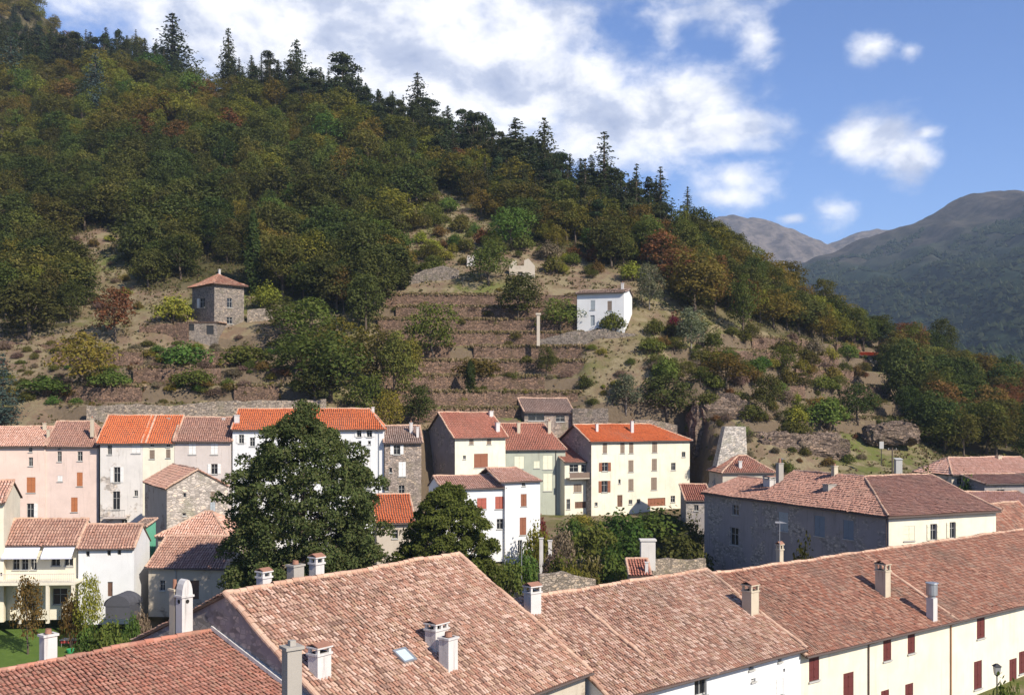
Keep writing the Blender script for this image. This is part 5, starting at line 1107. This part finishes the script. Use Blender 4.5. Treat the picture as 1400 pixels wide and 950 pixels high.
for k, leaf, nm in (('s_green', 'l_green', 'green_shrub'), ('s_dark', 'l_holm', 'evergreen_shrub'), ('s_yellow', 'l_yellow', 'yellow_shrub'), ('s_russet', 'l_russet', 'russet_shrub'), ('s_dry', 'l_pink', 'dry_bush'), ('s_red', 'l_red', 'red_shrub'), ('s_oak', 'l_oak', 'oak_shrub')):
    kind(k, nm, 'shrub', leaf, [shrub(40 + hash_ * 3 + len(k)) for hash_ in range(3)], 3.0, 2.4)
PROTO = {}; COUNT = {}
trng = random.Random(3)
def plant(key, base, h, r, label, group=None, rot=None):
    """a copy of a plant with copies of its crown and trunk"""
    name, cat, vs, H, R_ = KINDS[key]; i = trng.randrange(len(vs))
    if (key, i) not in PROTO:
        PROTO[key, i] = (bpy.data.objects.new(name, None), bpy.data.objects.new('crown', vs[i][0]), bpy.data.objects.new('trunk', vs[i][1])); first = True
        e, c, t = PROTO[key, i]; e.empty_display_size = .3
    else: e, c, t = (o.copy() for o in PROTO[key, i])
    for o in (e, c, t): C.objects.link(o)
    c.parent = e; t.parent = e; c.matrix_parent_inverse = Matrix(); t.matrix_parent_inverse = Matrix()
    e.location = tuple(base); s = h / H; e.scale = (r / R_, r / R_, s); e.rotation_euler = (0, 0, trng.uniform(0, 6.28) if rot is None else rot)
    for k in ('group',):
        if k in e: del e[k]
    tag(e, label, cat, group); COUNT[name] = COUNT.get(name, 0) + 1
    return e
def at_px(key, x, y, hp, wp, label, Y=None, group=None, lift=0):
    """plant whose foot stands at photo pixel (x, y), hp pixels tall and wp wide"""
    b = None
    if Y is None:
        for k in range(40):                              # a foot hidden behind the crest: walk down to where the ground shows
            b = hit(x, y + k * 2)
            if b is not None: hp += k * 2; break
    if b is None:
        Y = Y or 300; X = (x - HX) / F * Y; b = np.array((X, Y, float(ground(np.array([X]), np.array([Y]))[0])))
        top = EYE - (y - hp - HY) / F * Y; return plant(key, b + (0, 0, lift), max(1.0, top - b[2]), wp / F * Y / 2, label, group)
    return plant(key, b - (0, 0, .15), hp / F * b[1], wp / F * b[1] / 2, label, group)

# the big dark tree before the white house, and the round tree to its right
def dome_tree(name, label, px, Y, z, H, R_, nl, per, leaf, pw, size, seed, lr, low=.03):
    """a great crown: lobes through a dome, fullest near the outside"""
    g = np.random.default_rng(seed); mb = MB(); L = []
    for i in range(nl):
        f = ((i + .5) / nl); zz = H * (low + (.97 - low) * f); pr = R_ * min(1.0, (1 - f ** pw[0]) ** pw[1] * pw[2]) * (.88 + .12 * math.sin(i * 1.9 + f * 5) + .05 * math.sin(i * .37))
        a = 2.39996 * i; q = max(0, pr - lr * .55) * g.uniform(.35, 1.0) ** .35; L.append((math.cos(a) * q, math.sin(a) * q, zz + g.normal() * .4, lr * g.uniform(.65, 1.25) * (1.05 - .4 * f)))
    lobes_leaves(mb, g, L, per, size, .85, .7, .2)
    c = np.array(((px - HX) / F * Y, Y, z)); e = thing(name, label, 'tree', c)
    o = bpy.data.objects.new('crown', mb.mesh('crown', M[leaf], np.zeros(3))); C.objects.link(o); o.parent = e
    t = limb_mesh(g, H, R_, .85, 10, H * .02); o = bpy.data.objects.new('trunk', t.mesh('trunk', M['bark'], np.zeros(3), True)); C.objects.link(o); o.parent = e
M['l_green2'] = leafmat('round_tree_leaf', [(0.082, 0.128, 0.028), (0.108, 0.158, 0.036), (0.07, 0.105, 0.028), (0.135, 0.172, 0.044)], 0.25)
dome_tree('evergreen_tree', 'huge dark evergreen tree towering before the white row house', 416, 101, 8.0, 22.4, 9.0, 540, 200, 'l_cedar', (1.5, .68, 1.6), .34, 77, 1.15)
dome_tree('broad_tree', 'rounded mid green tree beside the white house with rust shutters', 612, 104, 8.5, 13.8, 6.2, 300, 230, 'l_green2', (2.6, .55, 1.05), .32, 78, .95)

SOLO = [
 ('cedarblue', 4, 580, 98, 74, 'blue green cedar at the left edge above the salmon roof'), ('yellow', 112, 538, 78, 96, 'big yellow green tree on the slope left of the green bushes'),
 ('s_green', 152, 537, 34, 66, 'low fresh green bush right of the big yellow green tree'), ('s_green', 264, 532, 27, 72, 'long low bush on the grass below the stone tower, in the lower tier'), ('s_green', 250, 503, 36, 84, 'wide green bush just below the stone cellar'),
 ('s_oak', 335, 502, 34, 92, 'olive green bush belt below the right wall of the tower'), ('holm', 96, 442, 58, 44, 'small dark tree at the edge of the bare brown slope'), ('russet', 158, 470, 72, 62, 'brownish tree on the left side of the tower garden'),
 ('holm', 40, 466, 80, 100, 'broad dark tree mass at the far left above the bare slope'), ('s_yellow', 236, 443, 42, 62, 'yellow green bush left of the stone tower'), ('s_yellow', 365, 424, 40, 52, 'yellow green bush right of the stone tower'),
 ('cypress', 346, 405, 118, 25, 'tall cypress spire behind the stone tower'), ('green', 425, 482, 72, 100, 'leafy green tree right of the tower wall'), ('oak', 452, 552, 96, 118, 'wide olive tree above the hidden orange roof'),
 ('holm', 500, 458, 78, 64, 'dark tree at the left end of the central terraces'), ('oak', 540, 566, 100, 64, 'tall oak at the lower left corner of the terraces'), ('green', 592, 500, 78, 74, 'round green tree standing on the terraces'),
 ('holm', 572, 590, 60, 48, 'dark bush behind the dark gable of the cream house'), ('yellow', 530, 600, 64, 50, 'bright yellow green tree behind the right end of the white row house'), ('cypress', 643, 556, 48, 17, 'little cypress on the terraces'),
 ('holm', 708, 448, 66, 66, 'round dark tree beside the ruin doorway'), ('green', 766, 456, 46, 62, 'green bush between pillar and white hill house'), ('s_green', 838, 456, 32, 48, 'green bush against the front of the white hill house'),
 ('holm', 747, 532, 42, 30, 'small dark tree on the right end of the terraces'), ('oak', 668, 390, 56, 64, 'dark bush by the masonry stub'), ('green', 700, 342, 56, 72, 'bright green tree above the ruin'), ('oak', 775, 332, 58, 60, 'oak on the open slope above the white hill house'),
 ('holm', 836, 368, 64, 62, 'dark oak above right of the white hill house'), ('russet', 950, 432, 86, 96, 'brown green oak on the slope right of the white hill house'), ('oak', 1016, 472, 88, 48, 'tall olive green tree on the right slope'),
 ('s_red', 921, 463, 32, 28, 'dark red shrub right of the white hill house'), ('olive', 945, 492, 58, 54, 'pale grey green olive beside the red shrub'), ('olive', 888, 425, 62, 46, 'grey green tree touching the white hill house'), ('s_green', 908, 532, 40, 46, 'green bush above the wide dark evergreens'),
 ('holm', 912, 578, 58, 82, 'wide dark evergreens above the brown bastion'), ('olive', 856, 576, 50, 52, 'greyish tree behind the long orange roof'), ('chest', 992, 538, 48, 72, 'yellowish low tree above the bastion'), ('holm', 1048, 577, 64, 46, 'dark round tree right of the bastion'),
 ('green', 1070, 522, 44, 40, 'light green tree in the middle of the right slope'), ('s_dark', 800, 532, 20, 26, 'small dark bush under the rocky bank of the hill house'), ('s_russet', 655, 517, 30, 74, 'brownish bush on the lower terraces'), ('s_green', 1130, 588, 46, 76, 'fresh green hedge tree over the mansion roof'),
 ('holm', 1172, 585, 50, 60, 'dark tree at the right end of the green hedge'), ('holm', 1240, 552, 82, 72, 'dark tree before the tiny white hut'), ('yellow', 1282, 505, 30, 34, 'yellow green tree beyond the far red roofed house'),
 ('cypress', 551, 396, 56, 26, 'dark columnar bush at the left end of the ruined garden wall'), ('s_green', 590, 372, 18, 46, 'green creeper on the ruined garden wall'), ('russet', 470, 430, 60, 44, 'rust coloured tree left of the terraces'),
 ('oak', 405, 520, 66, 84, 'olive tree below the leafy green one right of the tower'), ('chest', 470, 512, 74, 84, 'yellowing tree between tower wall and terraces'), ('oak', 515, 540, 84, 70, 'tall dark olive tree left of the lower terraces'), ('holm', 430, 560, 60, 70, 'dark bush mass behind the top of the huge evergreen'),
 ('green', 500, 575, 60, 60, 'green tree behind the white row house'), ('s_green', 60, 540, 30, 80, 'low mixed bushes on the grass at the far left'), ('oak', 385, 462, 50, 60, 'oak just right of the low tower wall'), ('chest', 560, 520, 54, 50, 'yellow green tree at the edge of the terraces'),
 ('s_oak', 968, 566, 26, 44, 'olive bush growing on the brown rock bastion'), ('s_green', 1010, 600, 22, 34, 'green bush at the foot of the bastion beside the buttress'), ('s_oak', 1085, 600, 26, 60, 'olive bush before the broken rock ledge'), ('s_dark', 1218, 600, 30, 56, 'dark bush before the brown rock bank'), ('s_green', 950, 600, 26, 30, 'green bush between cream house corner and bastion'),
 ('cedarblue', 130, 150, 78, 66, 'dark blue cedar standing out of the autumn wood'), ('cedarblue', 15, 120, 70, 74, 'blue green fir at the left edge under the skyline'),
 ('spire', 940, 310, 57, 37, 'lone thin fir last in line on the skyline'), ('spire', 903, 322, 96, 69, 'dark fir second from the right on the skyline'), ('spire', 870, 320, 98, 55, 'slim fir third from the right on the skyline'), ('spire', 826, 300, 122, 81, 'tallest fir on the right part of the skyline'),
 ('spire', 800, 300, 85, 58, 'slim fir left of the tallest skyline fir'), ('fir', 744, 262, 103, 78, 'pointed fir in the middle of the skyline'), ('fir', 705, 255, 95, 90, 'dense fir left of the pointed middle fir'), ('pine', 650, 230, 76, 57, 'ragged pine on the skyline above the terraces'),
 ('fir', 236, 96, 79, 81, 'tall fir on the left skyline above the stone tower'), ('fir', 312, 110, 73, 51, 'slim fir on the skyline right of the tall left fir'), ('fir', 405, 130, 77, 66, 'fir on the skyline where the crest starts to fall'), ('pine', 470, 150, 76, 73, 'round topped pine on the falling crest'),
 ('fir', 571, 190, 93, 69, 'fir on the crest above the scrubby gully'), ('holm', 1290, 490, 52, 40, 'dark pointed tree on the far right shoulder')]
for q in SOLO: at_px(*q)
GARDEN = [  # key, x, y of foot, height, width, depth, label
 ('s_yellow', 735, 738, 28, 46, 139, 'yellow green bush beside the tall white block'), ('s_dry', 770, 748, 32, 44, 140, 'purplish grey bush in the middle of the garden'), ('s_green', 815, 756, 48, 80, 142, 'green garden bush right of the purplish grey one'),
 ('s_green', 852, 738, 41, 96, 152, 'ivy covered mound below the long cream house'), ('s_green', 905, 726, 35, 112, 156, 'climbing green hedge under the right end of the cream house'), ('s_dark', 930, 768, 44, 92, 134, 'clipped dark green hedge behind the pale garden wall'), ('s_green', 858, 772, 46, 84, 134, 'dense green bush left of the stone gatepost'),
 ('s_green', 838, 784, 30, 56, 118, 'green bush behind the low garden shed'), ('s_oak', 808, 786, 28, 56, 118, 'olive bush at the low wall of the wild garden'), ('s_yellow', 783, 796, 32, 50, 112, 'yellow bush nearest the pink roofs'), ('s_green', 722, 792, 44, 46, 122, 'dark green bush beside the thin grey pole'),
 ('s_oak', 698, 792, 36, 52, 118, 'olive bush right of the round tree'), ('s_dry', 760, 772, 27, 54, 124, 'withered grey bush in the wild garden'), ('s_red', 738, 714, 12, 26, 150, 'small orange red bush at the corner of the white block'), ('s_yellow', 795, 725, 24, 50, 158, 'light bush against the long cream house'), ('s_dark', 880, 752, 20, 56, 140, 'shaded bush behind the gatepost'),
 ('s_green', 768, 790, 35, 60, 116, 'green bush between the thin pole and the yellow bush'), ('s_green', 880, 730, 27, 60, 160, 'dark green shrub directly under the garage door of the cream house'), ('s_dark', 945, 735, 32, 50, 150, 'dark bush in the corner by the mansion'), ('s_green', 785, 740, 35, 56, 150, 'green bush under the grey green house'),
 ('russet', 38, 850, 56, 50, 104, 'small reddish green tree at the edge of the lawn'), ('yellow', 121, 845, 56, 40, 105, 'yellow tree before the white wing'), ('s_russet', 98, 845, 42, 40, 106, 'brown bush under the awning terrace'), ('s_green', 150, 882, 40, 64, 96, 'green bush at the right end of the lawn'),
 ('s_green', 120, 878, 30, 50, 97, 'low green bush beside the garden table'), ('s_dry', 192, 852, 24, 32, 104, 'dusty bush at the foot of the stone barn'), ('s_green', 180, 862, 26, 36, 100, 'green bush before the tarpaulin shelter'),
 ('s_dark', 1100, 768, 34, 60, 100, 'green shrub between mansion and terrace ridge'), ('s_green', 1374, 975, 52, 70, 68, 'leafy shrub at the foot of the black street lamp'), ('s_green', 1320, 672, 24, 40, 146, 'green bush before the salmon roofed farmhouse'), ('s_oak', 1268, 660, 26, 34, 152, 'bush behind the right end of the mansion roof'),
 ('holm', 480, 800, 86, 70, 112, 'dark bush under the right side of the huge evergreen'), ('s_dark', 560, 790, 70, 60, 108, 'shaded bush left of the round tree')]
for key, x, y, hp, wp, Y, lab in GARDEN: at_px(key, x, y, hp, wp, lab, Y)

# ---- the woods: every tree its own object
REL = [((0, 180), 'at the far left'), ((180, 420), 'above the stone tower'), ((420, 620), 'above the left half of the terraces'), ((620, 800), 'above the ruin'), ((800, 960), 'above the white hill house'), ((960, 1130), 'on the right shoulder'), ((1130, 1500), 'at the far right')]
def where(x): return next((w for (a, b), w in REL if a <= x < b), 'at the far left')
DESC = {'holm': 'dark round holm oak', 'oak': 'olive green oak', 'chest': 'yellowing chestnut', 'russet': 'rusty brown autumn tree', 'green': 'fresh green tree', 'yellow': 'yellow leaved tree', 'fir': 'dark pointed fir', 'pine': 'ragged dark pine', 'spire': 'thin dark fir', 'olive': 'grey green tree',
        's_green': 'green bush', 's_dark': 'dark evergreen bush', 's_yellow': 'yellowish bush', 's_russet': 'rusty bush', 's_dry': 'dry grey brown bush', 's_oak': 'olive green bush'}
WOODS = [  # name, polygon of feet in the photo, spacing x, spacing y, mix, height range (m), width / height
 ('in the dark oak wood', [(150, 310), (190, 215), (560, 215), (606, 255), (545, 300), (538, 385), (520, 440), (430, 425), (345, 398), (190, 398), (178, 350)], 26, 15, (('holm', .50), ('oak', .32), ('chest', .08), ('green', .10)), (6, 12.5), 1.05),
 ('in the dark wood edge', [(0, 200), (190, 200), (160, 305), (60, 335), (110, 400), (98, 445), (0, 462)], 27, 16, (('holm', .5), ('oak', .38), ('chest', .12)), (7.5, 11), 1.05),
 ('in the autumn wood', [(0, 98), (200, 104), (420, 160), (560, 205), (700, 268), (850, 318), (905, 345), (870, 372), (700, 330), (600, 255), (560, 215), (190, 215), (0, 200)], 22, 12, (('chest', .40), ('oak', .30), ('russet', .11), ('green', .09), ('holm', .06), ('fir', .04)), (5.5, 11.5), 1.1),
 ('on the crest', [(-10, 50), (200, 84), (400, 128), (550, 170), (700, 228), (830, 288), (905, 312), (890, 328), (700, 262), (540, 200), (380, 150), (200, 108), (0, 90)], 12.5, 9, (('fir', .62), ('pine', .32), ('spire', .06)), (10, 14.5), .66),
 ('on the right shoulder wood', [(885, 318), (960, 326), (1080, 405), (1200, 467), (1300, 510), (1400, 535), (1400, 560), (1250, 515), (1180, 482), (1100, 470), (1000, 440), (940, 425), (905, 380)], 25, 12, (('oak', .42), ('holm', .24), ('chest', .24), ('russet', .10)), (6.5, 10), 1.05),
 ('below the crest', [(480, 178), (560, 186), (700, 250), (830, 306), (940, 332), (925, 356), (830, 346), (700, 302), (560, 238)], 23, 15, (('fir', .62), ('pine', .38)), (9.5, 14), .62),
 ('in the dark valley wood', [(1215, 520), (1300, 518), (1420, 538), (1420, 628), (1300, 636), (1258, 606), (1215, 575)], 28, 15, (('holm', .6), ('oak', .28), ('russet', .12)), (6, 10), 1.0),
 ('on the open slope', [(560, 262), (700, 335), (870, 375), (884, 398), (780, 392), (742, 362), (650, 352), (600, 385), (548, 382)], 23, 11, (('s_oak', .36), ('s_green', .14), ('s_yellow', .12), ('s_russet', .14), ('s_dry', .10), ('oak', .14)), (1.8, 5.2), 1.35),
 ('on the weedy right slope', [(890, 440), (1190, 485), (1210, 585), (1060, 590), (890, 520)], 26, 12, (('s_oak', .3), ('s_dry', .22), ('s_yellow', .14), ('s_green', .12), ('s_russet', .12), ('oak', .10)), (1.2, 4.4), 1.5),
 ('on the grass slope left', [(0, 470), (60, 470), (440, 470), (440, 545), (0, 560)], 22, 10, (('s_oak', .34), ('s_green', .20), ('s_dry', .24), ('s_yellow', .16), ('s_russet', .10)), (.8, 2.0), 1.8),
 ('on the central terraces', [(530, 400), (740, 395), (860, 470), (870, 560), (540, 560)], 36, 17, (('s_dry', .3), ('s_oak', .4), ('s_yellow', .3)), (.7, 1.9), 1.6),
 ('on the bare slope', [(60, 330), (180, 330), (190, 430), (120, 430)], 34, 18, (('s_dry', .4), ('s_russet', .35), ('s_yellow', .25)), (1.2, 2.6), 1.5),
 ('beside the village rocks', [(945, 560), (1180, 590), (1180, 640), (960, 655)], 30, 13, (('s_dry', .45), ('s_oak', .35), ('s_russet', .2)), (1.0, 2.2), 1.4),
 ('in the high autumn wood', [(-10, -10), (60, 0), (120, 40), (200, 84), (0, 60)], 20, 9, (('chest', .45), ('russet', .15), ('fir', .40)), (8, 12), .95)]
for nm, poly, sx, sy, mixk, (h0, h1), wr in WOODS:
    xs = [p[0] for p in poly]; ys_ = [p[1] for p in poly]; row = 0; y = min(ys_)
    while y < max(ys_):
        x = min(xs) + (sx / 2 if row % 2 else 0)
        while x < max(xs):
            jx, jy = x + trng.uniform(-.42, .42) * sx, y + trng.uniform(-.45, .45) * sy; x += sx
            if not in_poly(np.array([jx]), np.array([jy]), poly)[0]: continue
            if jy > 300 and ((255 < jx < 345 and 365 < jy < 470) or (785 < jx < 880 and 385 < jy < 470)): continue
            r_ = trng.random() + float(fbm(np.array(jx / 70), np.array(jy / 45), 31)) * .9; acc = 0; key = mixk[-1][0] if r_ > .5 else mixk[0][0]
            for kk, pr in mixk:
                acc += pr
                if r_ < acc: key = kk; break
            b = hit(jx, jy)
            if b is None: continue
            h = trng.uniform(h0, h1); wd = h * wr * trng.uniform(.38, .64)
            if key == 'fir': wd = h * trng.uniform(.30, .42)
            if key == 'spire': wd = h * trng.uniform(.2, .27)
            plant(key, b - (0, 0, .3), h, wd, '%s %s, %s' % (DESC[key], nm, where(jx)), '%ss %s' % (DESC[key], nm))
        y += sy; row += 1
print('PLANTS', COUNT, sum(COUNT.values()))

# ---- what nobody could count: undergrowth, dry grass, the far wood
def scatter_px(n, x0, x1, y0, y1, seed):
    """points on the ground, even over the hillside"""
    g = np.random.default_rng(seed); X = g.uniform(-290, 240, n); Y = 155 + g.uniform(0, 1, n) ** .8 * 460; Z = ground(X, Y); x = HX + X / Y * F; y = HY - (Z - EYE) / Y * F
    k = (x > x0) & (x < x1) & (y > y0) & (y < y1); return g, X[k], Y[k], Z[k], x[k], y[k]
def wood_mask(x, y):
    k = (y < 120) & (x < 400)
    for w in WOODS[:7] + WOODS[-1:]: k |= in_poly(x, y, w[1])
    return k
gx = HX + GV[:, 0] / np.maximum(GV[:, 1], 1) * F; gy = HY - (GV[:, 2] - EYE) / np.maximum(GV[:, 1], 1) * F
lit = wood_mask(gx, gy) | ((GV[:, 1] > 300) & (gy < 420)); at = GROUND.data.attributes.new('leaf_litter', 'FLOAT', 'POINT')
nz = fbm(GV[:, 0] / 9, GV[:, 1] / 9, 19) * 1.2; at.data.foreach_set('value', np.clip(lit * (.85 + nz), 0, 1).astype(np.float32))
g, X, Y, Z, x, y = scatter_px(110000, -60, 1460, 20, 640, 51)
wood = wood_mask(x, y)
mb = MB(); k = wood | (vnoise(X / 6, Y / 6, 12) > .74); idx = np.nonzero(k)[0]; idx = np.repeat(idx, np.where(wood[idx], 9, 5)); n = len(idx)
cl = unit(g.normal(size=(n, 3))); cl[:, 2] = np.abs(cl[:, 2]); cen = np.stack((X[idx], Y[idx], Z[idx]), 1) + cl * np.array((.9, .9, .8)) * g.uniform(.3, 1.0, (n, 1))
leaf_quads(mb, g, cen, unit(cl + g.normal(size=cl.shape) * .5 + (0, 0, .3)), .5)
tag(mb.build('undergrowth', M['l_under'], org=np.array((0, 250., 60.))), kind='stuff')
g, X, Y, Z, x, y = scatter_px(260000, -40, 1440, 230, 660, 52)
k = (vnoise(X / 5, Y / 5, 17) > .3) & (Y < 290); X, Y, Z = X[k], Y[k], Z[k]; idx = np.repeat(np.arange(len(X)), 3); n = len(idx)
cen = np.stack((X[idx] + g.normal(size=n) * .25, Y[idx] + g.normal(size=n) * .25, Z[idx] + .18), 1); nor = unit(np.stack((g.normal(size=n), g.normal(size=n) - .6, g.normal(size=n) * .35), 1))
mb = MB(); leaf_quads(mb, g, cen, nor, .55, .55)
tag(mb.build('dry_grass', M['l_dry'], org=np.array((0, 200., 40.))), kind='stuff')
E_ = np.array(EDGE); g = np.random.default_rng(57); idx = np.repeat(np.arange(len(E_)), np.where(E_[:, 3] == 0, 80, 34)); n = len(idx); X = E_[idx, 0] + g.uniform(-.8, .8, n)
keep = vnoise(X / 3.1, E_[idx, 2] * 3, 23) > .28; X, idx = X[keep], idx[keep]; n = len(X)
cen = np.stack((X, E_[idx, 1] + g.uniform(-.1, .9, n), E_[idx, 2] + g.uniform(-.05, .5, n)), 1); mb = MB()
leaf_quads(mb, g, cen, unit(np.stack((g.normal(size=n), g.normal(size=n) - 1.0, g.normal(size=n) * .4 + .3), 1)), .5, .55)
tag(mb.build('straw_grass', M['l_straw'], org=np.array((0, 200., 40.))), kind='stuff')
# far wood on the mountain: crowns too many to count
g = np.random.default_rng(61); V = mt1.reshape(-1, 3); nn = 60000; ii = g.integers(0, 82, nn); jj = g.integers(2, 236, nn)
f1, f2 = g.uniform(0, 1, (nn, 1)), g.uniform(0, 1, (nn, 1)); p = mt1[ii, jj] * (1 - f1) * (1 - f2) + mt1[ii + 1, jj] * f1 * (1 - f2) + mt1[ii, jj + 1] * (1 - f1) * f2 + mt1[ii + 1, jj + 1] * f1 * f2
k = (p[:, 2] + fbm(p[:, 0] / 120, p[:, 1] / 120, 71) * 520 < 330); p = p[k]; n = len(p)
oct_ = np.array([(1, 0, 0), (0, 1, 0), (-1, 0, 0), (0, -1, 0), (0, 0, 1.1), (0, 0, -.6)], float); tri = np.array([(0, 1, 4), (1, 2, 4), (2, 3, 4), (3, 0, 4), (1, 0, 5), (2, 1, 5), (3, 2, 5), (0, 3, 5)])
s = g.uniform(2.6, 6.0, (n, 1, 1)) * (1 + .25 * g.normal(size=(n, 6, 1))); mb = MB(); mb.bulk((p[:, None, :] + oct_[None] * s + (0, 0, 2.5)).reshape(-1, 3), (np.arange(n)[:, None, None] * 6 + tri[None]).reshape(-1, 3))
tag(mb.build('distant_wood', leafmat('distant_leaf', [(.014, .022, .011), (.022, .029, .013), (.032, .034, .016), (.018, .025, .012)], .0), org=np.array((900., 1200., 50.))), kind='stuff')
